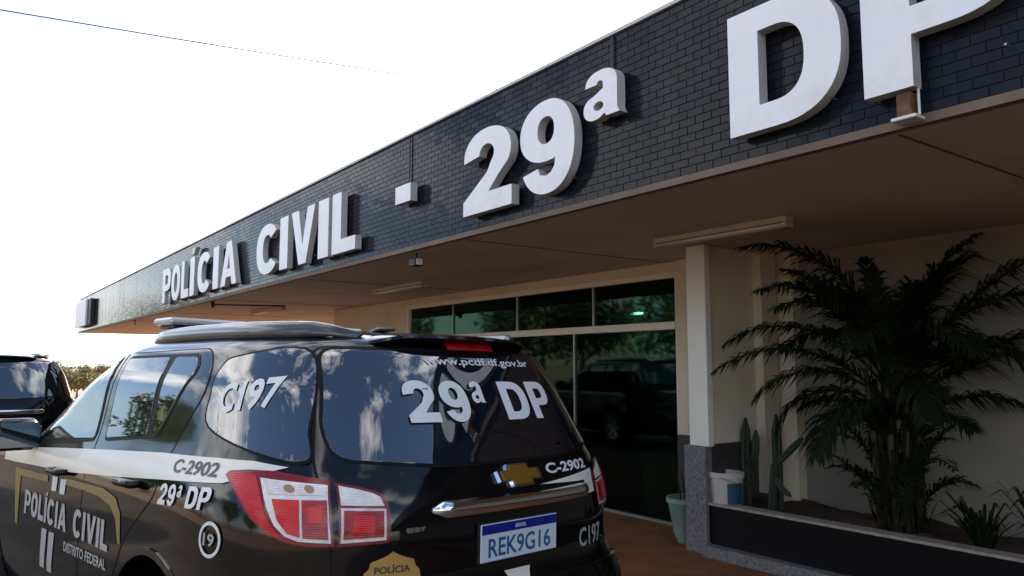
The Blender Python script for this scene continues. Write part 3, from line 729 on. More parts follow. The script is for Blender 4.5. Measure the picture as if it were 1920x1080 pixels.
an = empty('roof_antenna', (-15.3, 6.2, 3.60), label='very thin antenna rod rising behind the canopy parapet', cat='antenna')
MB().tube([(0, 0, 0), (0, 0, 2.7)], [.012, .006], 6).build('rod', 'coping', an)
box('foot', -.05, .05, -.05, .05, .001, .02, 'steel', an)
#@@PART3
# ------------------------------------------------------------------ the sport utility vehicle
class Tab:
    def __init__(s, pts):
        s.x = [p[0] for p in pts]; s.y = [p[1] for p in pts]; n = len(pts)
        d = [(s.y[i + 1] - s.y[i]) / (s.x[i + 1] - s.x[i]) for i in range(n - 1)]
        s.m = [d[0]] + [0 if d[i - 1] * d[i] <= 0 else 2 * d[i - 1] * d[i] / (d[i - 1] + d[i]) for i in range(1, n - 1)] + [d[-1]]
    def __call__(s, t):
        x = s.x
        if t <= x[0]: return s.y[0]
        if t >= x[-1]: return s.y[-1]
        i = 0
        while t > x[i + 1]: i += 1
        h = x[i + 1] - x[i]; u = (t - x[i]) / h
        return (1 + 2 * u) * (1 - u) ** 2 * s.y[i] + u * (1 - u) ** 2 * h * s.m[i] + u * u * (3 - 2 * u) * s.y[i + 1] + u * u * (u - 1) * h * s.m[i + 1]
WT = Tab([(.28, .86), (.45, .92), (.62, .945), (.85, .95), (1.02, .948), (1.12, .935), (1.2, .908), (1.28, .88), (1.36, .86), (1.5, .825), (1.6, .775),
          (1.65, .745), (1.69, .69), (1.72, .60), (1.745, .46), (1.765, .26), (1.775, .02)])
XR = Tab([(.28, .18), (.42, .03), (.52, 0), (.70, .01), (.78, .05), (.86, .095), (1.0, .10), (1.1, .115), (1.2, .15), (1.26, .18), (1.36, .235), (1.5, .315),
          (1.6, .375), (1.66, .42), (1.69, .46), (1.72, .56), (1.745, .85), (1.765, 1.25), (1.775, 1.7)])
XF = Tab([(.28, 4.70), (.42, 4.86), (.55, 4.89), (.8, 4.86), (.95, 4.80), (1.05, 4.55), (1.10, 4.1), (1.13, 3.55), (1.2, 3.36), (1.4, 2.98), (1.6, 2.58),
          (1.66, 2.46), (1.69, 2.38), (1.72, 2.28), (1.745, 2.15), (1.765, 1.98), (1.775, 1.75)])
NE = 3.0
def lens_(z):
    xr, xf = XR(z), XF(z); L = xf - xr
    k = min(1, max(0, (z - 1.02) / .12)); return xr, xf, min(.9, .48 * L), min(1.0 - .4 * k, .48 * L)
def y_side(x, z):
    w = WT(z); xr, xf, lr, lf = lens_(z)
    if x < xr + lr: q = min(1, (xr + lr - x) / lr)
    elif x > xf - lf: q = min(1, (x - xf + lf) / lf)
    else: q = 0
    return w * max(0, 1 - q ** NE) ** (1 / NE)
def x_rear(y, z):
    w = WT(z); xr, xf, lr, lf = lens_(z); return xr + lr * (1 - max(0, 1 - min(1, abs(y) / w) ** NE) ** (1 / NE))
def x_front(y, z):
    w = WT(z); xr, xf, lr, lf = lens_(z); return xf - lf * (1 - max(0, 1 - min(1, abs(y) / w) ** NE) ** (1 / NE))
def wrap(psi, z):
    """psi in degrees: 0 rear centre, 90 where the flank becomes straight (left side)"""
    w = WT(z); xr, xf, lr, lf = lens_(z); a = radians(max(0, min(90, psi)))
    return Vector((xr + lr * (1 - max(0, cos(a)) ** (2 / NE)), w * max(0, sin(a)) ** (2 / NE), z))
def psi_of(y, z): return math.degrees(asin(min(1, (abs(y) / WT(z)) ** (NE / 2))))
MAPS = {'rear': lambda a, z: Vector((x_rear(a, z), a, z)), 'front': lambda a, z: Vector((x_front(a, z), a, z)),
        'left': lambda a, z: Vector((a, y_side(a, z), z)), 'right': lambda a, z: Vector((a, -y_side(a, z), z)),
        'wrapl': wrap, 'wrapr': lambda a, z: Vector((wrap(a, z).x, -wrap(a, z).y, z))}
OUT = {'rear': Vector((-1, 0, 0.1)), 'front': Vector((1, 0, .1)), 'left': Vector((0, 1, .1)), 'right': Vector((0, -1, .1)), 'wrapl': Vector((-.7, .7, .1)), 'wrapr': Vector((-.7, -.7, .1))}
def surf(kind, a, z):
    f = MAPS[kind]; e = .004 if 'wrap' not in kind else .5
    p = f(a, z); da = f(a + e, z) - f(a - e, z); dz = f(a, z + .004) - f(a, z - .004)
    n = da.cross(dz)
    if n.length < 1e-12: n = OUT[kind].copy()
    n.normalize()
    if n.dot(OUT[kind]) < 0: n = -n
    return p, n
def conform(name, v2, f2, kind, off, m, parent, cut=.05, skirt=.004, cuta=None):
    """flat 2D faces -> cut into a grid -> laid on the body surface at offset 'off'"""
    bm = bmesh.new(); vv = [bm.verts.new((p[0], p[1], 0)) for p in v2]
    for f in f2:
        try: bm.faces.new([vv[i] for i in f])
        except ValueError: pass
    ca = cuta or (cut if 'wrap' not in kind else 2.5)
    if cut:
        xs = [p[0] for p in v2]; zs = [p[1] for p in v2]
        for lo, hi, st_, ax in ((min(xs), max(xs), ca, 0), (min(zs), max(zs), cut, 1)):
            k = math.floor(lo / st_) + 1
            while k * st_ < hi:
                co = [0, 0, 0]; no = [0, 0, 0]; co[ax] = k * st_; no[ax] = 1
                bmesh.ops.bisect_plane(bm, geom=bm.verts[:] + bm.edges[:] + bm.faces[:], plane_co=co, plane_no=no, dist=1e-6); k += 1
    bm.normal_update()
    nrm = {}
    for v in bm.verts:
        p, n = surf(kind, v.co.x, v.co.y); nrm[v.index if v.index >= 0 else 0] = n
    bm.verts.index_update()
    data = [(surf(kind, v.co.x, v.co.y)) for v in bm.verts]
    V = [p + n * off for p, n in data]; N = [n for p, n in data]
    F = [[l.vert.index for l in f.loops] for f in bm.faces]
    # orientation
    FF = []
    for f in F:
        fn = (V[f[1]] - V[f[0]]).cross(V[f[2]] - V[f[0]])
        FF.append(f if fn.dot(N[f[0]]) >= 0 else f[::-1])
    if skirt:
        for e in bm.edges:
            if len(e.link_faces) == 1:
                a, b = e.verts[0].index, e.verts[1].index; k = len(V)
                lo = off - skirt
                V += [V[a].copy(), V[b].copy(), data[b][0] + N[b] * lo, data[a][0] + N[a] * lo]; N += [N[a], N[b], N[b], N[a]]; FF.append([k, k + 1, k + 2, k + 3])
    bm.free()
    o = mobj(name, V, FF, m, parent, True)
    o.data.normals_split_custom_set_from_vertices([tuple(n) for n in N])
    return o
def panel(name, loop, kind, off, m, parent, holes=(), **k):
    v, t = tess([loop] + list(holes)); return conform(name, v, t, kind, off, m, parent, **k)
def rounded(loop, r=.03, n=4):
    """round the corners of a polygon"""
    out = []; L = len(loop)
    for i in range(L):
        p = Vector(loop[i]); a = Vector(loop[i - 1]) - p; b = Vector(loop[(i + 1) % L]) - p
        ra = min(r, a.length * .45); rb_ = min(r, b.length * .45); A = p + a.normalized() * ra; B = p + b.normalized() * rb_
        for k in range(n + 1):
            t = k / n; q = A * (1 - t) ** 2 + p * 2 * t * (1 - t) + B * t * t; out.append((q.x, q.y))
    return out
def grow(loop, d):
    """offset a polygon outwards by d"""
    L = len(loop); ar = sum(loop[i - 1][0] * loop[i][1] - loop[i][0] * loop[i - 1][1] for i in range(L)); s = 1 if ar > 0 else -1; out = []
    for i in range(L):
        p0, p1, p2 = Vector(loop[i - 1]), Vector(loop[i]), Vector(loop[(i + 1) % L]); e1 = (p1 - p0); e2 = (p2 - p1)
        if e1.length < 1e-7 or e2.length < 1e-7: continue
        e1.normalize(); e2.normalize()
        n = Vector((e1.y + e2.y, -e1.x - e2.x)) * s
        if n.length < 1e-6: n = Vector((e1.y, -e1.x)) * s
        n.normalize(); c = max(.5, n.dot(Vector((e1.y, -e1.x)) * s)); q = p1 + n * d / c; out.append((q.x, q.y))
    return out

def make_suv():
    car = empty('police_suv', (0, 0, 0))
    # ---- body shell from level slices
    fr = []                                       # outline parameters: rear centre -> left flank -> front centre
    yf = [0, .12, .24, .36, .47, .57, .66, .74]
    fr += [('r', t) for t in yf] + [('q', a) for a in (52, 58, 64, 70, 76, 82, 87)] + [('s', t) for t in np.linspace(0, 1, 22)] + [('p', a) for a in (87, 82, 76, 70, 64, 58, 52)] + [('f', t) for t in reversed(yf)]
    zs = [.28, .31, .35, .39, .43, .48, .53, .58, .64, .70, .74, .78, .82, .86, .92, .98, 1.02, 1.05, 1.08, 1.10, 1.115, 1.13, 1.15, 1.18, 1.22, 1.26, 1.30, 1.35, 1.40, 1.45, 1.50, 1.55, 1.59, 1.62, 1.645, 1.665, 1.682, 1.697, 1.71, 1.722, 1.733, 1.743, 1.752, 1.760, 1.767, 1.7725, 1.775]
    V, F = [], []; half = len(fr)
    def pt(k, z):
        w = WT(z); xr, xf, lr, lf = lens_(z); c, t = k
        if c == 'r': return (xr + lr * (1 - (1 - t ** NE) ** (1 / NE)), w * t)
        if c == 'f': return (xf - lf * (1 - (1 - t ** NE) ** (1 / NE)), w * t)
        a = radians(t) if c in 'qp' else 0
        if c == 'q': return (xr + lr * (1 - cos(a) ** (2 / NE)), w * sin(a) ** (2 / NE))
        if c == 'p': return (xf - lf * (1 - cos(a) ** (2 / NE)), w * sin(a) ** (2 / NE))
        return (xr + lr + (xf - lf - xr - lr) * t, w)
    ring = 2 * half - 2
    for z in zs:
        left = [pt(k, z) for k in fr]
        V += [(x, y, z) for x, y in left] + [(x, -y, z) for x, y in left[-2:0:-1]]
    for i in range(len(zs) - 1):
        for k in range(ring): F.append((i * ring + k, (i + 1) * ring + k, (i + 1) * ring + (k + 1) % ring, i * ring + (k + 1) % ring))
    F.append(tuple(range(ring))); F.append(tuple((len(zs) - 1) * ring + k for k in range(ring))[::-1])
    body = mobj('body', V, F, 'paint', car, True)
    bm = bmesh.new(); bm.from_mesh(body.data); bmesh.ops.recalc_face_normals(bm, faces=bm.faces); bm.to_mesh(body.data); bm.free()
    cut = MB()
    for x in (1.13, 3.98):
        for s in (-1, 1):
            n = 36; ys = (.58 * s, 1.2 * s)
            cut.add([(x + .455 * cos(2 * pi * k / n), y, .40 + .455 * sin(2 * pi * k / n)) for y in ys for k in range(n)],
                    [(k, (k + 1) % n, n + (k + 1) % n, n + k) for k in range(n)] + [tuple(range(n)), tuple(range(2 * n - 1, n - 1, -1))])
    cu = cut.build('cutter', 'seal')
    md = body.modifiers.new('b', 'BOOLEAN'); md.operation = 'DIFFERENCE'; md.object = cu; md.solver = 'EXACT'
    dg = bpy.context.evaluated_depsgraph_get(); nm = bpy.data.meshes.new_from_object(body.evaluated_get(dg))
    body.modifiers.clear(); body.data = nm; nm.materials.clear(); nm.materials.append(M['paint']); nm.name = 'body'
    bpy.data.objects.remove(cu); smooth_angle(body, 32)
    # ---- wheels
    def wheel(x, y):
        s = 1 if y > 0 else -1
        w = empty('wheel', (x, y, .385 - y * tan(TILT)), parent=car)
        n = 40; prof = [(.235, -.12), (.33, -.125), (.372, -.11), (.385, -.07), (.385, .07), (.372, .11), (.33, .125), (.235, .12)]
        vs_ = []; fs_ = []
        for r, q in prof:
            for k in range(n): vs_.append((r * cos(2 * pi * k / n), q, r * sin(2 * pi * k / n)))
        P_ = len(prof)
        for i in range(P_):
            for k in range(n): fs_.append((i * n + k, i * n + (k + 1) % n, ((i + 1) % P_) * n + (k + 1) % n, ((i + 1) % P_) * n + k))
        smooth_angle(MB().add(vs_, fs_).build('tyre', 'rubber', w), 40)
        mb = MB(); yo = .095 * s
        for k in range(6):
            a = 2 * pi * k / 6; ca, sa = cos(a), sin(a)
            def P(r, t, y): return (r * ca - t * sa, y, r * sa + t * ca)
            mb.add([P(.05, -.035, yo), P(.05, .035, yo), P(.225, .05, yo + .01 * s), P(.225, -.05, yo + .01 * s), P(.05, -.035, yo - .03 * s), P(.05, .035, yo - .03 * s), P(.225, .05, yo - .02 * s), P(.225, -.05, yo - .02 * s)],
                   [(0, 1, 2, 3), (7, 6, 5, 4), (0, 4, 5, 1), (1, 5, 6, 2), (2, 6, 7, 3), (3, 7, 4, 0)])
        vs_ = []; fs_ = []
        for r, q in [(.234, -.11), (.234, .11), (.215, .105), (.215, -.105)]:
            for k in range(n): vs_.append((r * cos(2 * pi * k / n), q, r * sin(2 * pi * k / n)))
        for i in range(4):
            for k in range(n): fs_.append((i * n + k, i * n + (k + 1) % n, ((i + 1) % 4) * n + (k + 1) % n, ((i + 1) % 4) * n + k))
        mb.add(vs_, fs_)
        mb.add([(.06 * cos(2 * pi * k / 16), yo + .005 * s, .06 * sin(2 * pi * k / 16)) for k in range(16)] + [(.06 * cos(2 * pi * k / 16), yo - .06 * s, .06 * sin(2 * pi * k / 16)) for k in range(16)],
               [tuple(range(16))] + [(k, (k + 1) % 16, 16 + (k + 1) % 16, 16 + k) for k in range(16)])
        mb.build('rim', 'alloy', w)
        mb = MB(); mb.add([(.21 * cos(2 * pi * k / n), yo - .07 * s, .21 * sin(2 * pi * k / n)) for k in range(n)], [tuple(range(n))]); mb.build('brake_disc', 'steel', w)
    for x in (1.13, 3.98):
        for y in (.815, -.815): wheel(x, y)
    # arch trims
    for x in (1.13, 3.98):
        for kind in ('left', 'right'):
            n = 26; o_, i_ = [], []
            for k in range(n + 1):
                a = radians(-12 + 204 * k / n)
                o_.append((x + .485 * cos(a), .40 + .485 * sin(a))); i_.append((x + .456 * cos(a), .40 + .456 * sin(a)))
            v2 = o_ + i_; f2 = [(k, k + 1, n + 2 + k, n + 1 + k) for k in range(n)]
            conform('arch_trim', v2, f2, kind, .006, 'paint', car, cut=0, skirt=.01)
    # ---- doors with windows on both sides
    belt = lambda x: 1.135 + (3.1 - x) * .073
    for kind in ('left', 'right'):
        def door(loop, win, hx, hz, extra=None):
            loop = rounded(loop, .06, 5)
            d = panel('door', loop, kind, .0022, 'paint', car, cut=.06, skirt=.003)
            panel('shut_line', grow(loop, .006), kind, .0008, 'seal', d, cut=.06, skirt=.0)
            for k, wl_ in enumerate(win):
                wl2 = rounded(wl_, .025, 4)
                w = panel('window', wl2, kind, .0075, 'carglass', d, cut=.04)
                if k == 0: panel('window_seal', grow(rounded(extra or wl_, .025, 4), .016), kind, .0045, 'seal', d, cut=.04)
            s = 1 if kind == 'left' else -1
            y0 = y_side(hx, hz)
            h = MB().tube([(hx - .10, s * (y0 + .004), hz), (hx - .085, s * (y0 + .035), hz), (hx + .085, s * (y0 + .036), hz - .004), (hx + .10, s * (y0 + .004), hz - .004)], [.014, .017, .017, .014], 10).build('handle', 'blackgloss', d, True)
            return d
        rd_w = [[(1.90, belt(1.90) + .025), (2.02, 1.612), (1.52, 1.618), (1.435, belt(1.435) + .03)],
                [(1.385, belt(1.385) + .03), (1.455, 1.618), (1.235, 1.617), (1.165, 1.565), (1.33, belt(1.33) + .035)]]
        rd_x = [(1.90, belt(1.90) + .025), (2.02, 1.612), (1.235, 1.617), (1.165, 1.565), (1.33, belt(1.33) + .035)]
        door([(1.985, .40), (1.985, 1.20), (2.09, 1.64), (1.15, 1.652), (1.03, 1.56), (1.0, 1.47), (1.09, 1.34), (1.15, 1.20), (1.14, 1.08), (1.42, .88), (1.58, .62), (1.62, .40)], rd_w, 1.40, 1.105, rd_x)
        fd_w = [[(2.86, belt(2.86) + .03), (2.57, 1.40), (2.215, 1.585), (2.16, 1.60), (2.05, belt(2.05) + .025)]]
        door([(3.16, .45), (3.30, .70), (3.28, 1.02), (3.06, 1.155), (2.62, 1.46), (2.24, 1.64), (2.105, 1.645), (2.0, 1.20), (2.0, .40), (3.05, .40)], fd_w, 2.35, 1.06, [(2.965, belt(2.965) + .012), (2.64, 1.415), (2.24, 1.618), (2.16, 1.605), (2.05, belt(2.05) + .025)])
    # rear quarter windows (wrap round the corner)
    for kind in ('wrapl', 'wrapr'):
        q3 = [(.875, .855, 1.354), (.932, .827, 1.471), (.956, .78, 1.574), (.896, .745, 1.616), (.65, .62, 1.643), (.52, .64, 1.52), (.42, .70, 1.36), (.389, .729, 1.262), (.573, .821, 1.282)]
        lp = rounded([(psi_of(y, z), z) for x, y, z in q3], 3.0, 1)
        lp = [(psi_of(y, z), z) for x, y, z in q3]
        # smooth closed curve through the points
        sm = []; n_ = len(lp)
        for i in range(n_):
            p0, p1, p2, p3 = [Vector(lp[(i + k) % n_]) for k in (-1, 0, 1, 2)]
            for k in range(5):
                t = k / 5; q = .5 * ((2 * p1) + (p2 - p0) * t + (2 * p0 - 5 * p1 + 4 * p2 - p3) * t * t + (3 * p1 - p0 - 3 * p2 + p3) * t ** 3); sm.append((q.x, q.y))
        w = panel('quarter_window', sm, kind, .006, 'carglass', car, cut=.04)
        cx = sum(p[0] for p in sm) / len(sm); cz = sum(p[1] for p in sm) / len(sm)
        panel('window_seal', [(cx + (p[0] - cx) * 1.045, cz + (p[1] - cz) * 1.05) for p in sm], kind, .003, 'seal', w, cut=.04)
    # ---- tailgate, rear window
    tg_loop = rounded([(.70, .80), (.715, 1.24), (.60, 1.655), (-.60, 1.655), (-.715, 1.24), (-.70, .80)], .05, 5)
    tg = panel('tailgate', tg_loop, 'rear', .0022, 'paint', car, cut=.06, skirt=.003)
    panel('shut_line', grow(tg_loop, .007), 'rear', .0008, 'seal', tg, cut=.06, skirt=0)
    rw = rounded([(.655, 1.268), (.665, 1.36), (.585, 1.645), (-.585, 1.645), (-.665, 1.36), (-.655, 1.268), (-.3, 1.238), (.3, 1.238)], .05, 5)
    win = panel('rear_window', rw, 'rear', .007, 'carglass', tg, cut=.04)
    panel('window_seal', grow(rw, .010), 'rear', .0045, 'seal', tg, cut=.05)
    # ---- spoiler with brake light
    V, F = [], []; sec = None; ys = np.linspace(-.47, .47, 25)
    for y in ys:
        e = abs(y) / .47; dr = .010 * e ** 2 + .04 * (max(0, e - .65) / .35) ** 1.5
        xb = .415 + .5 * (1 - (1 - (abs(y) / .50) ** 3) ** (1 / 3)); lift = 1.0 - .55 * max(0, (e - .7) / .3) ** 2
        prof = [(xb + .30, 1.700), (xb + .16, 1.722), (xb + .02, 1.724), (xb - .045 * lift, 1.716), (xb - .052 * lift, 1.704), (xb - .03 * lift, 1.692), (xb + .03, 1.665), (xb + .30, 1.655)]
        V += [(x, y, z - dr * (1 if k < 5 else .6)) for k, (x, z) in enumerate(prof)]
    n = 8
    for i in range(len(ys) - 1):
        for k in range(n): F.append((i * n + k, i * n + (k + 1) % n, (i + 1) * n + (k + 1) % n, (i + 1) * n + k))
    F += [tuple(range(n)), tuple((len(ys) - 1) * n + k for k in range(n))[::-1]]
    spo = MB().add(V, F).build('spoiler', 'paint', car); smooth_angle(spo, 38)
    conform('brake_light', [(.125, 1.640), (-.125, 1.640), (-.125, 1.672), (.125, 1.672)], [(0, 1, 2, 3)], 'rear', .034, 'deepred', spo, cut=.04, skirt=.03)
    # ---- roof rails, light bar, antenna
    for s in (1, -1):
        V, F = [], []; N = 26
        for i in range(N + 1):
            t = i / N; x = .57 + 1.80 * t; e = min(1, min(t, 1 - t) / .09); y = min(.645, y_side(x, 1.70) - .012)
            zr = 1.705; top = 1.720 + .040 * sin(e * pi / 2) + .012 * sin(pi * t); 
            if t > .6: top -= .030 * ((t - .6) / .4) ** 2
            rz = .036 * (.35 + .65 * e); zc = top - rz
            for k in range(12):
                th = 2 * pi * k / 12; V.append((x, s * (y + .026 * (.5 + .5 * e) * cos(th) - .012 * sin(th)), zc + rz * sin(th)))
        for i in range(N):
            for k in range(12): F.append((i * 12 + k, i * 12 + (k + 1) % 12, (i + 1) * 12 + (k + 1) % 12, (i + 1) * 12 + k))
        F += [tuple(range(12)), tuple(N * 12 + k for k in range(12))[::-1]]
        rl = smooth_angle(MB().add(V, F).build('roof_rail', 'rail', car), 60)
    lb = MB().box(2.00, 2.24, -.56, .60, 1.797, 1.834, .012).build('light_bar', 'lightbar', car)
    MB().box(2.03, 2.21, -.53, .57, 1.782, 1.7965).build('light_bar_base', 'black', lb)
    for s in (-1, 1): MB().box(2.07, 2.17, s * .5 - .04, s * .5 + .04, 1.72, 1.7815).build('light_bar_foot', 'black', lb)
    MB().tube([(.82, .20, 1.725), (.76, .20, 1.745), (.64, .20, 1.744)], [.024, .014, .005], 8).build('roof_fin', 'blackgloss', car, True)
    # ---- tail lamps
    for kind in ('wrapl', 'wrapr'):
        P_ = lambda y, z: (psi_of(y, z), z)
        out = [P_(.872, 1.214), P_(.845, 1.222), P_(.80, 1.223), P_(.687, 1.199), P_(.700, 1.0), P_(.77, 1.001), P_(.81, 1.010), P_(.849, 1.034), P_(.872, 1.075), P_(.881, 1.115), P_(.884, 1.16), P_(.881, 1.20)]
        lamp = panel('tail_lamp', out, kind, .012, 'darkred', car, cut=.03, skirt=.014)
        panel('chrome_trim', [P_(.832, 1.200), P_(.696, 1.184), P_(.708, 1.010), P_(.785, 1.016), P_(.812, 1.030), P_(.831, 1.06), P_(.840, 1.11), P_(.838, 1.16)], kind, .0135, 'clearlens', lamp, cut=.03)
        panel('red_lens', [P_(.868, 1.210), P_(.838, 1.206), P_(.843, 1.16), P_(.845, 1.10), P_(.836, 1.055), P_(.818, 1.024), P_(.795, 1.008), P_(.845, 1.038), P_(.870, 1.080), P_(.878, 1.12), P_(.880, 1.165), P_(.878, 1.198)], kind, .015, 'redlens', lamp, cut=.03)
        panel('clear_lens', [P_(.826, 1.192), P_(.702, 1.178), P_(.706, 1.152), P_(.83, 1.152)], kind, .016, 'pinklens', lamp, cut=.03)
        for yy in (.785, .742): panel('bulb', [P_(yy + .011 * cos(t), 1.170 + .012 * sin(t)) for t in np.linspace(0, 2 * pi, 13)[:-1]], kind, .0175, 'amberbulb', lamp, cut=.03)
        panel('stop_lens', [P_(.826, 1.138), P_(.772, 1.138), P_(.780, 1.028), P_(.806, 1.038), P_(.823, 1.075)], kind, .017, 'brightred', lamp, cut=.03)
        panel('indicator_lens', [P_(.766, 1.138), P_(.708, 1.138), P_(.715, 1.022), P_(.774, 1.026)], kind, .017, 'deepred', lamp, cut=.03)
        panel('reflector', [P_(.757, 1.118), P_(.722, 1.118), P_(.724, 1.072), P_(.760, 1.072)], kind, .019, 'brightred', lamp, cut=.03)
        s = 1 if kind == 'wrapl' else -1
        g = [(.676, 1.192), (.62, 1.180), (.575, 1.166), (.553, 1.152), (.540, 1.13), (.536, 1.09), (.540, 1.03), (.548, 1.004), (.692, 1.0)]
        l2 = panel('tailgate_lamp', [(s * y, z) for y, z in g], 'rear', .012, 'darkred', tg, cut=.03, skirt=.014)
        panel('clear_lens', [(s * y, z) for y, z in [(.670, 1.182), (.62, 1.170), (.58, 1.157), (.560, 1.145), (.552, 1.118), (.675, 1.124)]], 'rear', .014, 'clearlens', l2, cut=.03)
        panel('chrome_trim', [(s * y, z) for y, z in [(.676, 1.116), (.548, 1.110), (.555, 1.014), (.685, 1.010)]], 'rear', .0135, 'pinklens', l2, cut=.03)
        panel('red_lens', [(s * y, z) for y, z in [(.669, 1.108), (.556, 1.103), (.562, 1.024), (.677, 1.021)]], 'rear', .0155, 'deepred', l2, cut=.03)
        panel('reflector', [(s * y, z) for y, z in [(.645, 1.092), (.585, 1.090), (.588, 1.040), (.650, 1.038)]], 'rear', .0175, 'brightred', l2, cut=.03)
    # ---- chrome bar, emblem, plate, lettering on the tailgate
    V, F = [], []; ys = np.linspace(.385, -.47, 24)
    for i, y in enumerate(ys):
        t = i / 23; e = min(1, min(t, 1 - t) / .045); zc = 1.092 ; h = .008 + .021 * sqrt(e); d = .008 + .030 * sqrt(e); x = x_rear(y, 1.09)
        V += [(x - .002, y, zc + h), (x - d * .75, y, zc + h * .85), (x - d, y, zc + h * .1), (x - d * .8, y, zc - h * .8), (x - .002, y, zc - h)]
    for i in range(23):
        for k in range(4): F.append((i * 5 + k, i * 5 + k + 1, (i + 1) * 5 + k + 1, (i + 1) * 5 + k))
    F += [(0, 1, 2, 3, 4), tuple(23 * 5 + k for k in range(5))[::-1]]
    smooth_angle(MB().add(V, F).build('tailgate_trim', 'chrome', tg), 50)
    def bow(sc): return [(-.035 + x * 1.0, 1.178 + z) for x, z in [(.062 * sc, .038 * sc), (-.048 * sc, .038 * sc), (-.052 * sc, .018 * sc), (-.108 * sc, .018 * sc), (-.118 * sc, -.020 * sc), (-.062 * sc, -.020 * sc), (-.066 * sc, -.040 * sc), (.044 * sc, -.040 * sc), (.050 * sc, -.020 * sc), (.108 * sc, -.020 * sc), (.118 * sc, .018 * sc), (.066 * sc, .018 * sc)]]
    em = panel('emblem', bow(1.0), 'rear', .022, 'chrome', tg, cut=.05, skirt=.022)
    panel('emblem_inlay', bow(.84), 'rear', .025, 'bowtie', em, cut=.05)
    pz = .962; xp = x_rear(0, pz) - .012
    npl = empty('number_plate', (0, 0, 0), parent=tg)
    box('plate_sheet', xp - .006, xp, -.20, .20, pz - .066, pz + .066, 'platewhite', npl, .001)
    box('blue_band', xp - .0075, xp - .0062, -.197, .197, pz + .030, pz + .063, 'plateblue', npl)
    v, f, w = font_tris('BRASIL', .014, .012); mobj('country_name', [(xp - .0082, w / 2 - p[0], pz + .040 + p[1]) for p in v], f, 'whitetext', npl)
    v, f, w = font_tris('REK9G16', .066, .016, .72); k = .33 / w; mobj('registration', [(xp - .0070, .165 - p[0] * k, pz - .050 + p[1]) for p in v], f, 'platetext', npl)
    box('plate_frame', xp + .0005, xp + .011, -.206, .206, pz - .072, pz + .072, 'black', npl)
    def text_on(txt, kind, a0, z0, h, width, m, off=.0095, parent=car, slope=0.0, ital=0.0, bold=True, name='lettering', spacing=.09, bw=.02, space=.45):
        """print along decreasing a (rear and left side both read that way)"""
        if bold:
            gl, W_ = bold_text(txt, h, spacing, space=space); V2, F2 = [], []
            W_ = max(p[0] for g in gl for l in g[2] for p in l); k = width / W_
            for ch, x, loops in gl:
                v, t = tess(loops)
                conform(name, [(a0 - p[0] * k - ital * p[1], z0 + p[1] + slope * p[0] * k) for p in v], t, kind, off, m, parent, cut=.025, skirt=0)
            return
        else: V2, F2, W_ = font_tris(txt, h, bw)
        k = width / W_
        V2 = [(a0 - p[0] * k - ital * p[1], z0 + p[1] + slope * p[0] * k) for p in V2]
        return conform(name, V2, F2, kind, off, m, parent, cut=.05, skirt=0)
    text_on('29ª DP', 'rear', .385, 1.378, .150, .775, 'whitetext', parent=tg, off=.0155)
    text_on('www.pcdf.df.gov.br', 'rear', .245, 1.596, .030, .60, 'whitetext', parent=tg, bold=False, bw=.022)
    text_on('C-2902', 'rear', -.205, 1.172, .038, .30, 'whitetext', parent=tg, bold=False, bw=.03, off=.005)
    text_on('C197', 'rear', -.375, .868, .075, .20, 'greytext', parent=tg, bold=False, bw=.02, off=.005, slope=.0, ital=.0)
    v2 = [(-.150, 1.136), (-.55, 1.165), (-.545, 1.07), (-.46, 1.07), (-.455, 1.125)]
    panel('white_stripe', v2, 'rear', .0042, 'white', tg, skirt=0)
    for k in range(3): box('badge_block', x_rear(.46, 1.035) - .010, x_rear(.46, 1.035) + .01, .485 - k * .026 - .02, .485 - k * .026, 1.030, 1.044, 'alu', tg)
    star = [(.531 + x, .875 + z) for x, z in [(0, -.10), (.045, -.085), (.08, -.045), (.095, .0), (.09, .035), (.075, .05), (.07, .07), (.045, .078), (.02, .088), (0, .10), (-.02, .088), (-.045, .078), (-.07, .07), (-.075, .05), (-.09, .035), (-.095, 0), (-.08, -.045), (-.045, -.085)]]
    sb_ = panel('police_badge', star, 'rear', .006, 'badgegold', tg, cut=.04, skirt=0)
    text_on('POLÍCIA', 'rear', .590, .908, .022, .115, 'darktext', parent=sb_, bold=False, off=.008, bw=.02)
    text_on('CIVIL', 'rear', .570, .865, .026, .08, 'darktext', parent=sb_, bold=False, off=.008, bw=.02)
    panel('white_mark', [(.075, .850), (-.06, .850), (-.03, .79), (.05, .79)], 'rear', .0045, 'white', tg, skirt=0)
    # rear bumper
    panel('bumper', rounded([(.80, .42), (.86, .60), (.80, .785), (-.80, .785), (-.86, .60), (-.80, .42)], .05, 5), 'rear', .012, 'paint', car, cut=.06, skirt=.016)
    panel('bumper_insert', rounded([(.55, .44), (.55, .56), (-.55, .56), (-.55, .44)], .03, 4), 'rear', .016, 'black', car, cut=.06)
    for s in (-1, 1): panel('reflector', [(s * .74, .64), (s * .60, .64), (s * .60, .67), (s * .74, .67)], 'rear', .018, 'darkred', car, cut=.05)
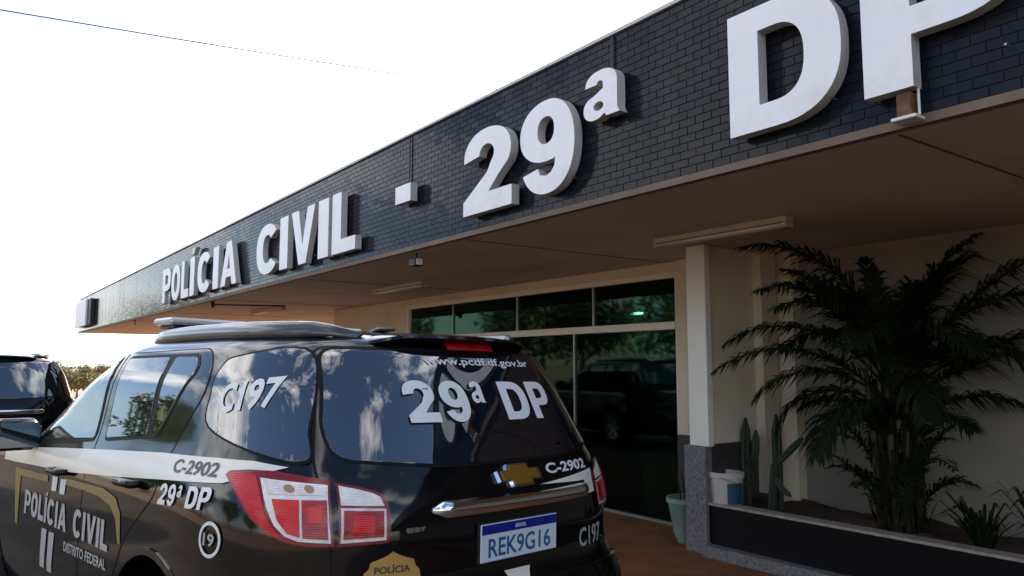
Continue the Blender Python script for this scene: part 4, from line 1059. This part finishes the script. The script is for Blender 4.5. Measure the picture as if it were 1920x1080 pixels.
    # ---- left and right side livery
    for kind, rv in (('left', 1), ('right', -1)):
        top = [(.43, 1.238), (.56, 1.252), (.75, 1.250), (1.2, 1.234), (1.84, 1.198), (2.5, 1.158), (2.95, 1.128), (3.5, 1.085)]
        bot = [(3.5, 1.02), (3.2, 1.028), (2.19, 1.066), (1.6, 1.105), (1.13, 1.140), (.66, 1.172), (.55, 1.20)]
        panel('white_stripe', top + bot, kind, .0042, 'white', car, cut=.06, skirt=0)
        if kind == 'left':
            text_on('C-2902', kind, 1.045, 1.177, .048, .34, 'darktext', off=.006, slope=.035, bold=False, bw=.025)
            text_on('29ª DP', kind, 1.09, 1.055, .075, .40, 'whitetext', off=.0055, slope=.06)
            text_on('POLÍCIA CIVIL', kind, 2.95, .778, .125, 1.36, 'greytext', off=.0055, slope=.012, space=.6)
            text_on('DISTRITO FEDERAL', kind, 2.20, .700, .045, .60, 'greytext', off=.0055, slope=.03, bold=False)
            text_on('C197', 'left', .845, 1.405, .105, .27, 'whitetext', off=.010, slope=.13, ital=-.25, bold=False, bw=.03)
            for x0 in (2.585, 2.455): panel('white_bar', [(x0, .750), (x0 - .09, .756), (x0 - .06, .56), (x0 + .02, .555)], kind, .0055, 'greytext', car, skirt=0)
            for x0 in (2.47, 2.33): panel('white_bar', [(x0, 1.022), (x0 - .09, 1.026), (x0 - .08, .955), (x0, .95)], kind, .0055, 'whitetext', car, skirt=0)
            # gold outline of the shield
            panel('gold_band', [(3.21, 1.0), (2.55, 1.018), (2.55, .985), (3.08, .965), (3.08, .70), (3.13, .70)], kind, .005, 'gold', car, skirt=0)
            arc_o = [(2.28, 1.032), (1.95, 1.040), (1.70, 1.045), (1.54, 1.025), (1.47, .97), (1.445, .85)]; arc_i = [(1.475, .85), (1.52, .94), (1.60, .985), (1.75, 1.005), (1.95, 1.008), (2.28, 1.002)]
            panel('gold_band', arc_o + arc_i, kind, .005, 'gold', car, skirt=0)
            ring_o = [(.655 + .062 * cos(t), .988 + .060 * sin(t)) for t in np.linspace(0, 2 * pi, 33)[:-1]]
            ring_i = [(.655 + .050 * cos(t), .988 + .048 * sin(t)) for t in np.linspace(0, 2 * pi, 33)[:-1]]
            panel('round_mark', ring_o, kind, .005, 'whitetext', car, holes=[ring_i], skirt=0)
            text_on('19', kind, .690, .968, .042, .062, 'greytext', off=.0055, bold=False)
            fl = [(.925 + .075 * cos(t), 1.0 + .075 * sin(t)) for t in np.linspace(0, 2 * pi, 25)[:-1]]
    # ---- front end and mirrors
    for s in (-1, 1):
        panel('headlight', [(s * .50, .86), (s * .82, .90), (s * .84, 1.0), (s * .52, .96)], 'front', .006, 'clearlens', car, cut=.05)
    panel('grille', rounded([(.46, .60), (.50, .95), (-.50, .95), (-.46, .60)], .04), 'front', .008, 'black', car, cut=.06)
    panel('grille_bar', [(.52, .79), (.52, .825), (-.52, .825), (-.52, .79)], 'front', .014, 'chrome', car, cut=.06)
    ws = rounded([(.70, 1.16), (.62, 1.58), (.55, 1.66), (-.55, 1.66), (-.62, 1.58), (-.70, 1.16)], .05)
    panel('windshield', ws, 'front', .006, 'carglass', car, cut=.05)
    for s in (-1, 1):
        mr = empty('mirror', (2.90, s * 1.03, 1.205), rot=(0, 0, s * radians(6)), parent=car)
        h = MB().box(-.045, .10, -.115, .115, -.085, .085, .04).build('housing', 'blackgloss', mr); smooth_angle(h, 60)
        MB().box(-.050, -.0455, -.095, .095, -.066, .066).build('mirror_glass', 'mirrorglass', mr)
        MB().box(.0, .06, (-.22 if s > 0 else .10), (-.10 if s > 0 else .22), -.075, -.035).build('arm', 'blackgloss', mr)
    # dark underbody between the wheels
    MB().box(.35, 4.5, -.56, .56, .26, .279).build('underbody', 'black', car)
    return car

TILT = radians(1.2)
HEAD = radians(-171.3)
suv = make_suv()
suv.location = (-2.26, 1.753, 0); suv.rotation_euler = (TILT, 0, HEAD)
tag(suv, 'black police sport utility vehicle with large 29ª DP on its rear window', 'car', 'black police vehicles')
suv2 = copy_tree(suv)
suv2.location = (-9.95, 0.45, 0); suv2.rotation_euler = (TILT, 0, HEAD)
def strip(o):
    for c in list(o.children):
        strip(c)
        if c.name.split('.')[0] in ('lettering', 'white_stripe', 'police_badge', 'white_mark', 'white_bar', 'gold_band', 'round_mark', 'number_plate', 'plate_sheet', 'blue_band', 'country_name', 'registration', 'plate_frame', 'light_bar', 'light_bar_base', 'light_bar_foot', 'emblem', 'emblem_inlay'): bpy.data.objects.remove(c)
strip(suv2)
def smoke(o):
    for c in o.children:
        if c.type == 'MESH' and c.data.materials and c.data.materials[0].name.endswith('lens'):
            c.material_slots[0].link = 'OBJECT'; c.material_slots[0].material = M['blackgloss']
        smoke(c)
smoke(suv2)
tag(suv2, 'second black police vehicle parked ahead of the marked one, mostly out of frame', 'car', 'black police vehicles')
